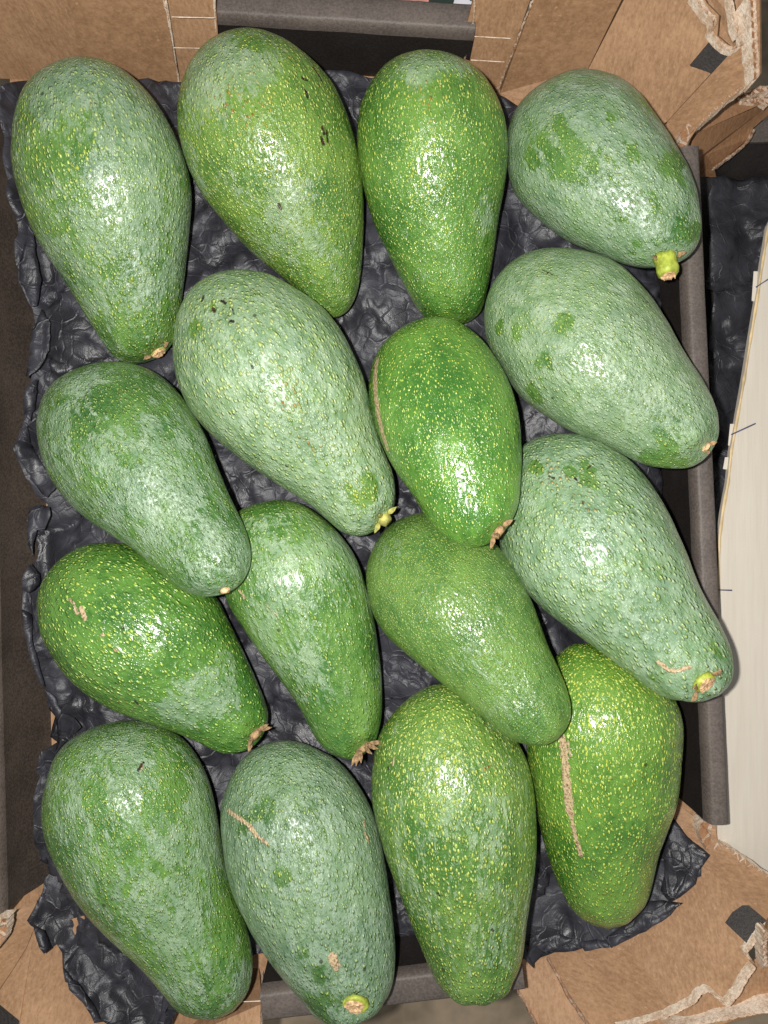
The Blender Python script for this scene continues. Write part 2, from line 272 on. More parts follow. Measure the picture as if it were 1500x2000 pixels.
FRUIT = [
(1,[-0.1249, 0.1384],-1.348,-0.0576,0.0679,
 [-.0571,-.0556,-.0532,-.0498,-.0456,-.0406,-.0348,-.0285,-.0216,-.0142,-.0066,.0012,.0091,.0169,.0245,.0318,.0387,.0451,.0509,.0559,.0601,.0635,.0659,.0674],
 [.0052,.0038,.0028,.0022,.0020,.0021,.0022,.0021,.0018,.0017,.0018,.0013,.0005,.0001,-.0001,-.0003,-.0007,-.0012,-.0016,-.0020,-.0025,-.0033,-.0042,-.0051],
 [.0068,.0130,.0181,.0223,.0259,.0289,.0315,.0338,.0358,.0369,.0370,.0362,.0343,.0317,.0289,.0262,.0238,.0216,.0195,.0175,.0154,.0129,.0095,.0051],
 [.0455,.0455,.0455,.0455,.0455,.0455,.0451,.0443,.0433,.0420,.0407,.0392,.0376,.0359,.0343,.0326,.0311,.0296,.0282,.0270,.0259,.0251,.0245,.0241],[0.0661, 0.0044, 0.0266],
 [('b',[[0.0095,0.0136,0.0672]],0.0201,0.45),('b',[[-0.0196,0.0321,0.0614]],0.0205,0.6),('b',[[-0.038,0.0021,0.0736]],0.0166,0.5),('y',[[-0.0196,-0.0138,0.0736]],0.0187,0.5),('b',[[0.0156,-0.0285,0.0499]],0.0112,0.4),('g',[[0.0603,-0.0014,0.0401]],0.0162,0.5),('g',[[-0.0016,-0.0052,0.0735]],0.0125,0.4),('o',[[-0.0219,0.012,0.0755]],0.0029,0.8)]),
(2,[-0.0425, 0.1554],-1.2281,-0.0606,0.0656,
 [-.0601,-.0586,-.0562,-.0528,-.0485,-.0435,-.0377,-.0313,-.0244,-.0170,-.0093,-.0015,.0065,.0143,.0220,.0294,.0363,.0427,.0485,.0536,.0578,.0612,.0636,.0651],
 [-.0152,-.0117,-.0089,-.0076,-.0074,-.0073,-.0069,-.0064,-.0059,-.0056,-.0052,-.0046,-.0037,-.0029,-.0023,-.0015,-.0006,.0001,.0003,.0003,.0000,-.0004,-.0008,-.0012],
 [.0038,.0078,.0125,.0179,.0229,.0271,.0308,.0341,.0363,.0373,.0374,.0365,.0346,.0322,.0295,.0262,.0225,.0190,.0160,.0133,.0108,.0083,.0057,.0029],
 [.0448,.0448,.0448,.0448,.0448,.0448,.0444,.0436,.0425,.0412,.0397,.0381,.0364,.0347,.0329,.0312,.0295,.0279,.0264,.0252,.0241,.0232,.0225,.0221],None,
 [('b',[[-0.0342,-0.0191,0.0723]],0.0177,1.0),('k',[[-0.0444,-0.0101,0.0694],[-0.0362,-0.0076,0.0739]],0.0003,1.0),('k',[[-0.0342,-0.0109,0.0743],[-0.0279,-0.0098,0.0759]],0.0003,1.0),('g',[[-0.0362,0.0006,0.0731]],0.0067,1.0),('b',[[-0.0268,-0.0024,0.0761]],0.0113,0.7),('y',[[-0.0141,-0.0054,0.0757]],0.0268,1.0),('y',[[-0.0093,0.0143,0.0697]],0.0189,0.8),('k',[[-0.0189,0.0161,0.0697],[-0.0177,0.0178,0.0685]],0.00059,1.0),('k',[[-0.0247,0.0228,0.0633],[-0.0189,0.0243,0.062]],0.00069,1.0),('k',[[-0.0141,0.0157,0.0696],[-0.0105,0.0159,0.0689]],0.00067,1.0),('k',[[0.0006,0.0176,0.0645],[0.0031,0.0175,0.0635]],0.0006,1.0),('k',[[0.0044,0.0159,0.064],[0.0069,0.0159,0.063]],0.00069,1.0),('k',[[0.0019,0.019,0.0629],[0.0056,0.0181,0.062]],0.0006,1.0),('k',[[-0.0093,0.0183,0.067],[-0.008,0.0183,0.0667]],0.00051,1.0),('o',[[-0.0141,-0.0113,0.0753]],0.0155,0.9),('o',[[-0.0279,0.0122,0.0713]],0.0042,0.6),('g',[[-0.0068,-0.0319,0.0632]],0.0086,0.6),('b',[[-0.0043,-0.0413,0.0432]],0.0114,0.5),('b',[[0.0285,-0.0085,0.0556]],0.0242,0.35),('k',[[0.0227,-0.0105,0.059],[0.0239,-0.0102,0.0583]],0.0007,1.0)]),
(3,[0.0276, 0.1488],-1.4503,-0.0558,0.0595,
 [-.0554,-.0540,-.0518,-.0487,-.0448,-.0402,-.0349,-.0291,-.0227,-.0160,-.0090,-.0018,.0054,.0126,.0196,.0264,.0327,.0386,.0438,.0485,.0523,.0554,.0577,.0590],
 [-.0100,-.0088,-.0077,-.0067,-.0057,-.0051,-.0048,-.0044,-.0040,-.0038,-.0038,-.0040,-.0042,-.0044,-.0041,-.0036,-.0031,-.0026,-.0022,-.0017,-.0012,-.0006,-.0001,.0004],
 [.0030,.0071,.0125,.0179,.0226,.0265,.0297,.0319,.0333,.0338,.0335,.0325,.0310,.0290,.0268,.0247,.0227,.0207,.0188,.0169,.0146,.0117,.0081,.0042],
 [.0425,.0425,.0425,.0425,.0425,.0425,.0421,.0413,.0402,.0389,.0375,.0359,.0342,.0325,.0308,.0291,.0274,.0258,.0244,.0231,.0220,.0212,.0205,.0201],None,
 [('b',[[-0.0362,-0.0101,0.0689]],0.0127,0.8),('b',[[-0.037,0.0093,0.0654]],0.009,0.7),('o',[[-0.0208,-0.0074,0.0711]],0.0094,0.8),('y',[[-0.0145,-0.0047,0.0703]],0.0273,0.6),('y',[[-0.0208,0.0112,0.0678]],0.0053,0.9),('k',[[-0.0198,0.0113,0.0677],[-0.0177,0.0122,0.067]],0.00034,1.0),('b',[[0.0213,0.0146,0.0478]],0.0135,0.4),('b',[[0.0431,-0.0018,0.0425]],0.0161,0.3),('b',[[-0.009,-0.0056,0.0689]],0.0105,0.3)]),
(4,[0.1044, 0.1572],-0.8819,-0.049,0.0534,
 [-.0486,-.0474,-.0454,-.0426,-.0392,-.0351,-.0304,-.0252,-.0196,-.0136,-.0074,-.0010,.0054,.0118,.0181,.0240,.0297,.0349,.0396,.0437,.0471,.0498,.0518,.0530],
 [-.0112,-.0101,-.0090,-.0083,-.0080,-.0080,-.0083,-.0087,-.0092,-.0096,-.0100,-.0104,-.0107,-.0110,-.0109,-.0107,-.0108,-.0112,-.0116,-.0119,-.0119,-.0118,-.0115,-.0112],
 [.0048,.0095,.0143,.0187,.0225,.0256,.0284,.0309,.0323,.0326,.0322,.0313,.0302,.0288,.0271,.0251,.0230,.0206,.0181,.0153,.0124,.0093,.0062,.0031],
 [.0377,.0377,.0377,.0377,.0377,.0377,.0381,.0388,.0398,.0410,.0423,.0437,.0452,.0467,.0483,.0498,.0513,.0528,.0540,.0552,.0562,.0570,.0575,.0579],[0.0486, -0.0213, 0.0614],
 [('g',[[-0.0189,-0.0261,0.0659]],0.0106,0.6),('g',[[-0.0216,-0.0343,0.0576]],0.0066,0.6),('g',[[-0.0267,-0.0223,0.0639]],0.0047,0.5),('g',[[-0.0113,-0.0098,0.072]],0.0083,0.4),('g',[[0.0067,-0.0108,0.0736]],0.0062,0.45),('g',[[0.0296,-0.0191,0.0715]],0.0084,0.4),('g',[[0.0242,-0.0297,0.0651]],0.0064,0.4),('g',[[0.0037,-0.0272,0.0688]],0.0089,0.6),('g',[[-0.0064,0.0138,0.0627]],0.0086,0.5),('g',[[0.0205,0.0035,0.0696]],0.0088,0.7),('g',[[0.0463,-0.0116,0.0683]],0.0089,0.9),('g',[[-0.0345,-0.0259,0.0555]],0.0055,0.6),('g',[[-0.0064,-0.0282,0.0674]],0.0085,0.7),('g',[[0.0382,-0.0273,0.0633]],0.0064,0.6),('y',[[-0.0276,0.005,0.0634]],0.0097,0.7),('b',[[-0.0358,-0.0176,0.0594]],0.0098,0.5)]),
(5,[-0.0393, 0.051],-1.0186,-0.0668,0.0691,
 [-.0662,-.0646,-.0620,-.0584,-.0538,-.0484,-.0421,-.0352,-.0278,-.0198,-.0116,-.0031,.0054,.0139,.0221,.0301,.0376,.0445,.0507,.0561,.0607,.0643,.0670,.0686],
 [-.0073,-.0072,-.0069,-.0066,-.0063,-.0062,-.0061,-.0058,-.0054,-.0052,-.0047,-.0041,-.0033,-.0027,-.0023,-.0017,-.0006,.0004,.0009,.0007,.0002,-.0003,-.0008,-.0013],
 [.0053,.0105,.0154,.0202,.0245,.0284,.0318,.0349,.0372,.0382,.0379,.0365,.0344,.0315,.0281,.0250,.0223,.0202,.0186,.0169,.0149,.0120,.0085,.0044],
 [.0397,.0397,.0397,.0397,.0397,.0397,.0397,.0397,.0397,.0397,.0397,.0398,.0398,.0398,.0398,.0399,.0399,.0399,.0399,.0400,.0400,.0400,.0400,.0400],[0.0665, 0.0051, 0.0467],
 [('g',[[-0.0426,-0.0204,0.0661]],0.0057,0.8),('g',[[0.0517,0.0037,0.0569]],0.0075,1.2),('y',[[-0.0075,-0.0278,0.0669]],0.0159,0.8),('g',[[-0.0062,-0.0291,0.0656]],0.0128,0.4),('k',[[-0.0528,-0.0102,0.0631],[-0.0511,-0.0118,0.064]],0.00069,1.0),('k',[[-0.0456,-0.0046,0.0678],[-0.0436,-0.0037,0.0687]],0.00068,1.0),('k',[[-0.0446,-0.0093,0.0682],[-0.0426,-0.0094,0.0692]],0.00068,1.0),('k',[[-0.0351,-0.0058,0.0725],[-0.0339,-0.0048,0.0729]],0.00067,1.0),('k',[[-0.0394,-0.0025,0.0706],[-0.0362,-0.0031,0.072]],0.00034,1.0),('o',[[0.0032,-0.0026,0.0726]],0.0073,0.9),('o',[[0.0229,-0.0037,0.0659]],0.0064,0.7),('o',[[-0.0128,-0.0309,0.0656]],0.0064,0.6),('g',[[-0.0456,-0.0069,0.0678]],0.0085,0.5),('k',[[-0.0141,-0.0078,0.0753],[-0.0128,-0.0078,0.0753]],0.0005,1.0)]),
(6,[0.0328, 0.0373],-1.3269,-0.0523,0.0519,
 [-.0519,-.0507,-.0487,-.0459,-.0424,-.0382,-.0334,-.0281,-.0224,-.0163,-.0100,-.0035,.0030,.0095,.0159,.0219,.0277,.0330,.0377,.0419,.0454,.0482,.0502,.0514],
 [-.0034,-.0038,-.0042,-.0046,-.0049,-.0050,-.0050,-.0050,-.0048,-.0044,-.0041,-.0039,-.0038,-.0037,-.0035,-.0032,-.0033,-.0036,-.0038,-.0040,-.0044,-.0048,-.0051,-.0055],
 [.0048,.0094,.0139,.0180,.0216,.0247,.0271,.0290,.0304,.0312,.0314,.0310,.0301,.0287,.0268,.0247,.0227,.0209,.0189,.0163,.0133,.0098,.0063,.0031],
 [.0377,.0377,.0377,.0377,.0377,.0377,.0382,.0392,.0406,.0422,.0440,.0460,.0481,.0503,.0524,.0546,.0567,.0587,.0605,.0621,.0634,.0645,.0653,.0658],[0.0474, 0.0024, 0.0719],
 [('b',[[0.0105,-0.0096,0.0767]],0.0123,0.4),('b',[[0.0301,-0.0034,0.0782]],0.0082,0.3),('s',[[-0.0368,-0.0279,0.0481],[-0.0262,-0.0312,0.0522],[-0.0159,-0.0329,0.0542],[-0.0038,-0.0334,0.0549],[0.0013,-0.0329,0.0556]],0.00203,1.0),('s',[[-0.0198,-0.032,0.0544],[-0.0059,-0.0331,0.0558]],0.00155,1.0),('b',[[0.0054,-0.0319,0.0575]],0.0109,0.4),('b',[[-0.045,-0.0022,0.0553]],0.0132,0.4)]),
(7,[0.1062, 0.0721],-0.8401,-0.063,0.0558,
 [-.0625,-.0612,-.0588,-.0557,-.0517,-.0469,-.0415,-.0354,-.0289,-.0220,-.0148,-.0074,.0001,.0075,.0147,.0217,.0282,.0342,.0397,.0444,.0484,.0516,.0539,.0553],
 [-.0116,-.0117,-.0119,-.0120,-.0118,-.0115,-.0110,-.0105,-.0105,-.0111,-.0118,-.0120,-.0123,-.0126,-.0124,-.0117,-.0113,-.0115,-.0118,-.0119,-.0121,-.0124,-.0128,-.0131],
 [.0053,.0103,.0149,.0191,.0231,.0268,.0298,.0320,.0335,.0345,.0347,.0339,.0323,.0304,.0280,.0254,.0234,.0217,.0199,.0175,.0143,.0110,.0076,.0038],
 [.0384,.0384,.0384,.0384,.0384,.0384,.0388,.0397,.0408,.0422,.0437,.0453,.0471,.0489,.0507,.0525,.0543,.0559,.0574,.0587,.0599,.0608,.0615,.0619],[0.0516, -0.0113, 0.0711],
 [('g',[[-0.0436,-0.036,0.0521]],0.004,1.0),('g',[[-0.0372,-0.035,0.058]],0.0031,0.8),('g',[[-0.0182,-0.0366,0.0654]],0.0047,0.9),('g',[[-0.0113,-0.0448,0.0536]],0.0049,0.9),('g',[[-0.0259,-0.0204,0.072]],0.0046,0.8),('g',[[0.039,-0.0139,0.076]],0.0124,0.5),('y',[[-0.0401,-0.0077,0.0673]],0.0148,0.7),('k',[[-0.0485,-0.0096,0.0623],[-0.0462,-0.0093,0.0639],[-0.041,-0.0086,0.0669]],0.00029,1.0),('g',[[-0.0089,0.0019,0.0742]],0.0041,0.7),('g',[[0.0443,-0.0258,0.0687]],0.0127,0.5),('b',[[-0.0541,-0.0232,0.0547]],0.011,0.3)]),
(8,[-0.1056, 0.0135],-0.9882,-0.0596,0.0619,
 [-.0591,-.0577,-.0553,-.0521,-.0480,-.0431,-.0376,-.0314,-.0247,-.0176,-.0102,-.0027,.0050,.0125,.0199,.0270,.0337,.0399,.0454,.0503,.0544,.0576,.0600,.0614],
 [-.0061,-.0048,-.0035,-.0024,-.0017,-.0011,-.0007,-.0004,-.0001,.0003,.0009,.0017,.0026,.0038,.0051,.0063,.0072,.0080,.0086,.0091,.0096,.0100,.0105,.0110],
 [.0057,.0112,.0162,.0207,.0248,.0282,.0307,.0325,.0335,.0336,.0330,.0316,.0295,.0269,.0244,.0224,.0211,.0199,.0185,.0166,.0140,.0108,.0073,.0037],
 [.0404,.0404,.0404,.0404,.0404,.0404,.0408,.0418,.0430,.0445,.0461,.0479,.0498,.0518,.0537,.0557,.0576,.0594,.0610,.0625,.0637,.0647,.0654,.0659],[0.0606, 0.0086, 0.0707],
 [('g',[[-0.0281,0.0074,0.0725]],0.0229,0.25),('b',[[0.0125,0.0134,0.0754]],0.0227,0.35),('b',[[-0.0362,-0.0102,0.0689]],0.0059,0.9),('b',[[-0.044,0.0059,0.0654]],0.0085,0.6),('o',[[-0.0302,0.0167,0.0682]],0.0034,0.8),('k',[[0.0478,0.0013,0.0766],[0.0501,0.0015,0.0764]],0.00041,1.0),('g',[[0.0438,-0.0066,0.0714]],0.0084,0.3)]),
(9,[0.1126, -0.0246],-0.9642,-0.0733,0.0527,
 [-.0728,-.0713,-.0689,-.0655,-.0613,-.0562,-.0505,-.0441,-.0371,-.0298,-.0221,-.0143,-.0063,.0015,.0092,.0165,.0235,.0299,.0356,.0407,.0449,.0483,.0507,.0522],
 [-.0078,-.0074,-.0070,-.0067,-.0069,-.0076,-.0086,-.0096,-.0105,-.0112,-.0117,-.0120,-.0122,-.0121,-.0121,-.0120,-.0118,-.0114,-.0112,-.0111,-.0109,-.0105,-.0099,-.0093],
 [.0042,.0085,.0131,.0179,.0226,.0268,.0304,.0334,.0353,.0359,.0355,.0342,.0323,.0299,.0272,.0247,.0228,.0212,.0195,.0176,.0150,.0115,.0076,.0038],
 [.0386,.0386,.0386,.0386,.0386,.0386,.0391,.0405,.0422,.0442,.0465,.0490,.0516,.0543,.0570,.0597,.0623,.0648,.0671,.0691,.0708,.0722,.0732,.0738],[0.0419, -0.0137, 0.0852],
 [('g',[[-0.0631,-0.0121,0.0572]],0.0057,1.0),('g',[[-0.0519,-0.0022,0.0661]],0.0068,1.0),('g',[[-0.046,0.0112,0.0638]],0.0043,1.0),('g',[[-0.044,-0.0027,0.0713]],0.0054,0.6),('o',[[-0.0563,-0.0118,0.0634]],0.0069,1.0),('o',[[-0.045,-0.0095,0.0713]],0.0054,1.0),('o',[[-0.0385,-0.0094,0.0747]],0.0045,0.8),('k',[[-0.051,-0.0054,0.0672],[-0.05,-0.0055,0.0678]],0.00051,1.0),('k',[[-0.0571,-0.0129,0.0625],[-0.0554,-0.012,0.064]],0.00052,1.0),('k',[[-0.0418,-0.0099,0.0731],[-0.0407,-0.01,0.0736]],0.00042,1.0),('k',[[-0.051,0.0015,0.0657],[-0.051,0.0051,0.0643]],0.00043,1.0),('s',[[0.0264,-0.0232,0.0811],[0.0304,-0.0219,0.0821],[0.0322,-0.0197,0.0833],[0.0331,-0.015,0.0848]],0.00091,1.0),('g',[[-0.0184,0.0087,0.0742]],0.0083,0.5),('g',[[-0.0035,0.0014,0.0792]],0.0081,0.5),('y',[[-0.0528,-0.0186,0.0643]],0.0128,0.6),('g',[[0.034,-0.0041,0.084]],0.005,0.8),('g',[[0.0294,-0.0304,0.0737]],0.0104,0.5)]),
(10,[-0.1044, -0.0657],-0.7023,-0.0604,0.0612,
 [-.0599,-.0585,-.0561,-.0529,-.0488,-.0439,-.0383,-.0322,-.0255,-.0184,-.0110,-.0034,.0042,.0118,.0192,.0263,.0330,.0392,.0448,.0496,.0537,.0570,.0593,.0608],
 [.0034,.0034,.0035,.0034,.0034,.0033,.0034,.0034,.0033,.0035,.0038,.0042,.0044,.0042,.0039,.0036,.0031,.0024,.0016,.0009,.0006,.0007,.0007,.0008],
 [.0059,.0113,.0157,.0195,.0232,.0267,.0293,.0314,.0332,.0343,.0347,.0343,.0329,.0302,.0272,.0243,.0217,.0195,.0175,.0157,.0134,.0107,.0075,.0038],
 [.0375,.0375,.0375,.0375,.0375,.0375,.0374,.0373,.0371,.0369,.0367,.0364,.0362,.0359,.0357,.0354,.0351,.0349,.0347,.0345,.0343,.0342,.0341,.0340],[0.0578, 0.0044, 0.0426],
 [('b',[[0.0308,0.0114,0.055]],0.0221,0.7),('b',[[0.0243,-0.0071,0.0568]],0.0132,0.5),('b',[[0.0266,0.0278,0.036]],0.0117,0.5),('s',[[-0.0396,0.0049,0.0643],[-0.0369,0.005,0.0653]],0.00064,1.0),('s',[[-0.0359,0.0042,0.0657],[-0.033,0.0034,0.0666]],0.00085,1.0),('s',[[-0.033,0.0058,0.0665],[-0.0289,0.0042,0.0675]],0.00106,1.0),('o',[[0.0058,-0.016,0.0598]],0.0098,1.0),('o',[[-0.0268,-0.0187,0.0601]],0.0054,0.8),('k',[[-0.0026,-0.0088,0.066],[-0.0014,-0.0087,0.0658]],0.00043,1.0),('s',[[-0.0191,0.0044,0.0691],[-0.0179,0.0044,0.0691]],0.00063,1.0),('s',[[-0.011,0.0029,0.0693],[-0.0098,0.003,0.0692]],0.00063,1.0),('k',[[-0.0432,0.0174,0.0592],[-0.0423,0.0171,0.0598]],0.00035,1.0),('k',[[0.0082,-0.0107,0.0621],[0.0106,-0.0118,0.0605]],0.00052,1.0)]),
(11,[-0.0334, -0.0543],-1.2297,-0.0636,0.0624,
 [-.0631,-.0617,-.0592,-.0558,-.0516,-.0466,-.0408,-.0344,-.0275,-.0201,-.0124,-.0046,.0033,.0112,.0188,.0262,.0331,.0395,.0453,.0503,.0546,.0580,.0604,.0619],
 [-.0060,-.0052,-.0043,-.0035,-.0030,-.0025,-.0020,-.0017,-.0011,-.0002,.0006,.0013,.0019,.0025,.0028,.0030,.0028,.0022,.0016,.0011,.0008,.0007,.0006,.0004],
 [.0056,.0108,.0152,.0189,.0219,.0247,.0273,.0295,.0308,.0308,.0297,.0285,.0270,.0252,.0232,.0214,.0197,.0182,.0166,.0147,.0124,.0097,.0067,.0034],
 [.0323,.0323,.0323,.0323,.0323,.0323,.0323,.0323,.0323,.0323,.0323,.0322,.0322,.0322,.0322,.0321,.0321,.0321,.0321,.0320,.0320,.0320,.0320,.0320],[0.057, 0.0055, 0.0408],
 [('b',[[-0.0299,0.028,0.0397]],0.0162,0.5),('b',[[-0.031,0.0025,0.0604]],0.0195,0.3),('s',[[-0.0288,-0.0204,0.0546],[-0.0255,-0.019,0.0557]],0.00077,1.0),('s',[[-0.0196,-0.0104,0.0595],[-0.0172,-0.01,0.0592],[-0.0136,-0.008,0.0592]],0.00033,1.0),('g',[[0.04,-0.0052,0.0476]],0.0135,0.3),('b',[[0.0012,-0.0094,0.0557]],0.0176,0.3)]),
(12,[0.0428, -0.0537],-0.9897,-0.0619,0.0477,
 [-.0614,-.0602,-.0580,-.0551,-.0514,-.0470,-.0420,-.0364,-.0304,-.0240,-.0174,-.0105,-.0036,.0032,.0098,.0162,.0223,.0278,.0329,.0372,.0409,.0439,.0460,.0473],
 [-.0047,-.0046,-.0045,-.0044,-.0045,-.0044,-.0043,-.0043,-.0042,-.0038,-.0030,-.0021,-.0016,-.0012,-.0009,-.0006,-.0002,.0001,.0004,.0006,.0006,.0007,.0007,.0007],
 [.0046,.0092,.0139,.0185,.0226,.0258,.0284,.0305,.0319,.0324,.0318,.0304,.0286,.0266,.0243,.0221,.0203,.0188,.0173,.0155,.0131,.0103,.0070,.0035],
 [.0341,.0341,.0341,.0341,.0341,.0341,.0347,.0360,.0378,.0398,.0421,.0446,.0473,.0500,.0528,.0555,.0582,.0607,.0630,.0650,.0668,.0682,.0692,.0698],None,
 [('b',[[-0.058,-0.012,0.045]],0.0182,0.3),('b',[[-0.0022,-0.0116,0.0726]],0.0167,0.3),('g',[[0.0364,0.0043,0.0791]],0.0122,0.2),('y',[[-0.0335,-0.001,0.066]],0.017,0.3),('b',[[0.0257,-0.006,0.0771]],0.0144,0.3)]),
(13,[0.0991, -0.1255],-1.4897,-0.0661,0.0647,
 [-.0655,-.0640,-.0615,-.0580,-.0536,-.0483,-.0423,-.0357,-.0285,-.0209,-.0129,-.0048,.0034,.0116,.0195,.0272,.0344,.0410,.0470,.0522,.0566,.0601,.0627,.0642],
 [-.0041,-.0029,-.0016,-.0003,.0010,.0022,.0030,.0034,.0031,.0024,.0020,.0018,.0015,.0005,-.0007,-.0017,-.0020,-.0020,-.0018,-.0019,-.0020,-.0020,-.0019,-.0018],
 [.0038,.0079,.0125,.0175,.0225,.0268,.0302,.0328,.0343,.0345,.0339,.0330,.0318,.0301,.0278,.0255,.0236,.0218,.0198,.0174,.0142,.0102,.0063,.0029],
 [.0369,.0369,.0369,.0369,.0369,.0369,.0368,.0367,.0366,.0364,.0362,.0360,.0358,.0356,.0354,.0352,.0349,.0347,.0346,.0344,.0343,.0341,.0341,.0340],None,
 [('y',[[-0.0397,0.0007,0.066]],0.0341,1.0),('y',[[0.0415,-0.0048,0.0549]],0.0154,1.0),('b',[[-0.0322,-0.0037,0.0675]],0.0127,0.35),('b',[[0.009,-0.0283,0.0446]],0.0137,0.5),('b',[[0.0286,-0.0186,0.0527]],0.0133,0.3),('s',[[-0.031,-0.0207,0.0591],[-0.0228,-0.0205,0.0605],[-0.0128,-0.0207,0.0599],[0.0012,-0.0199,0.0583]],0.00185,1.0),('s',[[0.0012,-0.0199,0.0583],[0.0103,-0.0185,0.0578],[0.0202,-0.0164,0.0567]],0.00098,1.0),('s',[[-0.0299,-0.0189,0.0609],[-0.024,-0.0183,0.0621]],0.00065,1.0),('y',[[-0.0216,0.0275,0.0587]],0.0054,0.9),('o',[[0.0395,-0.0055,0.0554]],0.0055,0.7),('o',[[-0.0252,0.0271,0.0594]],0.0044,0.9)]),
(14,[-0.0991, -0.1637],-1.1912,-0.0734,0.065,
 [-.0728,-.0712,-.0685,-.0648,-.0602,-.0546,-.0483,-.0413,-.0337,-.0256,-.0172,-.0085,.0001,.0088,.0172,.0253,.0329,.0399,.0462,.0518,.0564,.0601,.0628,.0644],
 [-.0081,-.0070,-.0059,-.0048,-.0038,-.0034,-.0033,-.0032,-.0031,-.0030,-.0029,-.0029,-.0026,-.0016,-.0002,.0015,.0031,.0041,.0047,.0049,.0054,.0059,.0066,.0072],
 [.0067,.0129,.0183,.0228,.0270,.0309,.0336,.0352,.0358,.0355,.0344,.0328,.0307,.0285,.0264,.0245,.0229,.0215,.0198,.0177,.0148,.0112,.0071,.0034],
 [.0404,.0404,.0404,.0404,.0404,.0404,.0404,.0406,.0408,.0411,.0414,.0417,.0421,.0424,.0428,.0431,.0435,.0438,.0441,.0444,.0446,.0448,.0449,.0450],None,
 [('g',[[0.0292,0.0257,0.0468]],0.0136,0.6),('y',[[0.0243,0.0256,0.0473]],0.0113,0.5),('k',[[-0.0528,0.0166,0.0635],[-0.0547,0.0189,0.0603]],0.00055,1.0),('s',[[-0.0518,0.0175,0.0633],[-0.0547,0.0189,0.0603]],0.00039,1.0),('o',[[0.0167,0.0247,0.0511]],0.0045,1.0),('g',[[-0.0388,0.0238,0.0623]],0.0108,0.4),('y',[[-0.0423,0.0266,0.0578]],0.0109,0.5),('b',[[0.0154,0.0104,0.0658]],0.0128,0.3),('b',[[-0.0591,0.012,0.0619]],0.0086,0.4)]),
(15,[-0.0305, -0.1698],-1.3036,-0.0676,0.0482,
 [-.0671,-.0658,-.0635,-.0604,-.0565,-.0519,-.0466,-.0407,-.0343,-.0276,-.0205,-.0133,-.0061,.0012,.0082,.0150,.0213,.0272,.0325,.0371,.0410,.0441,.0464,.0477],
 [-.0051,-.0049,-.0048,-.0045,-.0041,-.0034,-.0030,-.0024,-.0017,-.0011,-.0008,-.0005,.0001,.0008,.0016,.0025,.0036,.0046,.0054,.0058,.0058,.0059,.0062,.0065],
 [.0049,.0096,.0140,.0180,.0219,.0258,.0290,.0313,.0329,.0341,.0347,.0344,.0334,.0321,.0304,.0286,.0265,.0245,.0223,.0202,.0181,.0157,.0121,.0067],
 [.0371,.0371,.0371,.0371,.0371,.0371,.0374,.0381,.0390,.0401,.0413,.0427,.0441,.0455,.0470,.0484,.0498,.0511,.0523,.0534,.0543,.0550,.0556,.0559],[0.0355, 0.0095, 0.0724],
 [('s',[[-0.0487,-0.0252,0.0532],[-0.0462,-0.0182,0.0608],[-0.0434,-0.0143,0.0641],[-0.0396,-0.012,0.0665],[-0.0366,-0.0078,0.0686]],0.001,1.0),('s',[[-0.0366,-0.0078,0.0686],[-0.0303,-0.004,0.0711]],0.00025,1.0),('s',[[0.012,0.0067,0.0751],[0.0162,0.0071,0.0748]],0.00186,1.0),('s',[[-0.0282,0.0302,0.0522],[-0.026,0.0302,0.0535]],0.00071,1.0),('s',[[-0.0249,0.0296,0.0552],[-0.0205,0.0305,0.0554]],0.00071,1.0),('g',[[0.0172,0.0007,0.075]],0.0041,1.0),('g',[[-0.0238,-0.0063,0.0727]],0.005,1.0),('g',[[-0.0462,-0.0155,0.0622]],0.0065,0.5),('g',[[-0.0479,-0.006,0.0637]],0.0051,0.6),('g',[[0.0348,-0.0015,0.0717]],0.0125,0.6),('g',[[0.0067,-0.005,0.075]],0.0033,0.9)]),
(16,[0.034, -0.1526],-1.4435,-0.0746,0.0575,
 [-.0740,-.0725,-.0699,-.0664,-.0619,-.0567,-.0506,-.0439,-.0366,-.0289,-.0209,-.0127,-.0044,.0038,.0119,.0196,.0268,.0335,.0396,.0449,.0493,.0528,.0554,.0570],
 [.0010,.0007,.0004,.0001,-.0005,-.0009,-.0008,-.0003,.0000,.0001,.0003,.0006,.0008,.0009,.0008,.0005,.0004,.0005,.0005,.0003,.0000,-.0003,-.0004,-.0005],
 [.0047,.0094,.0141,.0187,.0232,.0273,.0307,.0332,.0352,.0362,.0361,.0352,.0339,.0320,.0298,.0274,.0253,.0234,.0217,.0199,.0178,.0152,.0116,.0064],
 [.0379,.0379,.0379,.0379,.0379,.0379,.0382,.0387,.0394,.0402,.0411,.0421,.0431,.0442,.0453,.0463,.0474,.0484,.0493,.0501,.0507,.0513,.0517,.0519],None,
 [('y',[[-0.0559,-0.0009,0.064]],0.0321,0.8),('g',[[-0.0576,-0.0008,0.0629]],0.028,0.25),('b',[[-0.0259,0.003,0.0744]],0.0228,0.3),('g',[[0.0422,0.0058,0.0686]],0.0046,1.0),('g',[[0.0475,-0.0042,0.0675]],0.0034,1.0),('o',[[-0.0448,0.0145,0.0661]],0.003,1.2),('k',[[-0.0448,0.0138,0.0665],[-0.0438,0.0148,0.0666]],0.00051,1.0),('k',[[0.0187,0.0077,0.0713],[0.0199,0.0083,0.071]],0.00059,1.0),('k',[[0.0012,-0.0124,0.0718],[0.0025,-0.0115,0.0721]],0.0005,1.0),('s',[[-0.0511,-0.0234,0.0573],[-0.048,-0.0241,0.0583]],0.00055,1.0)]),
]

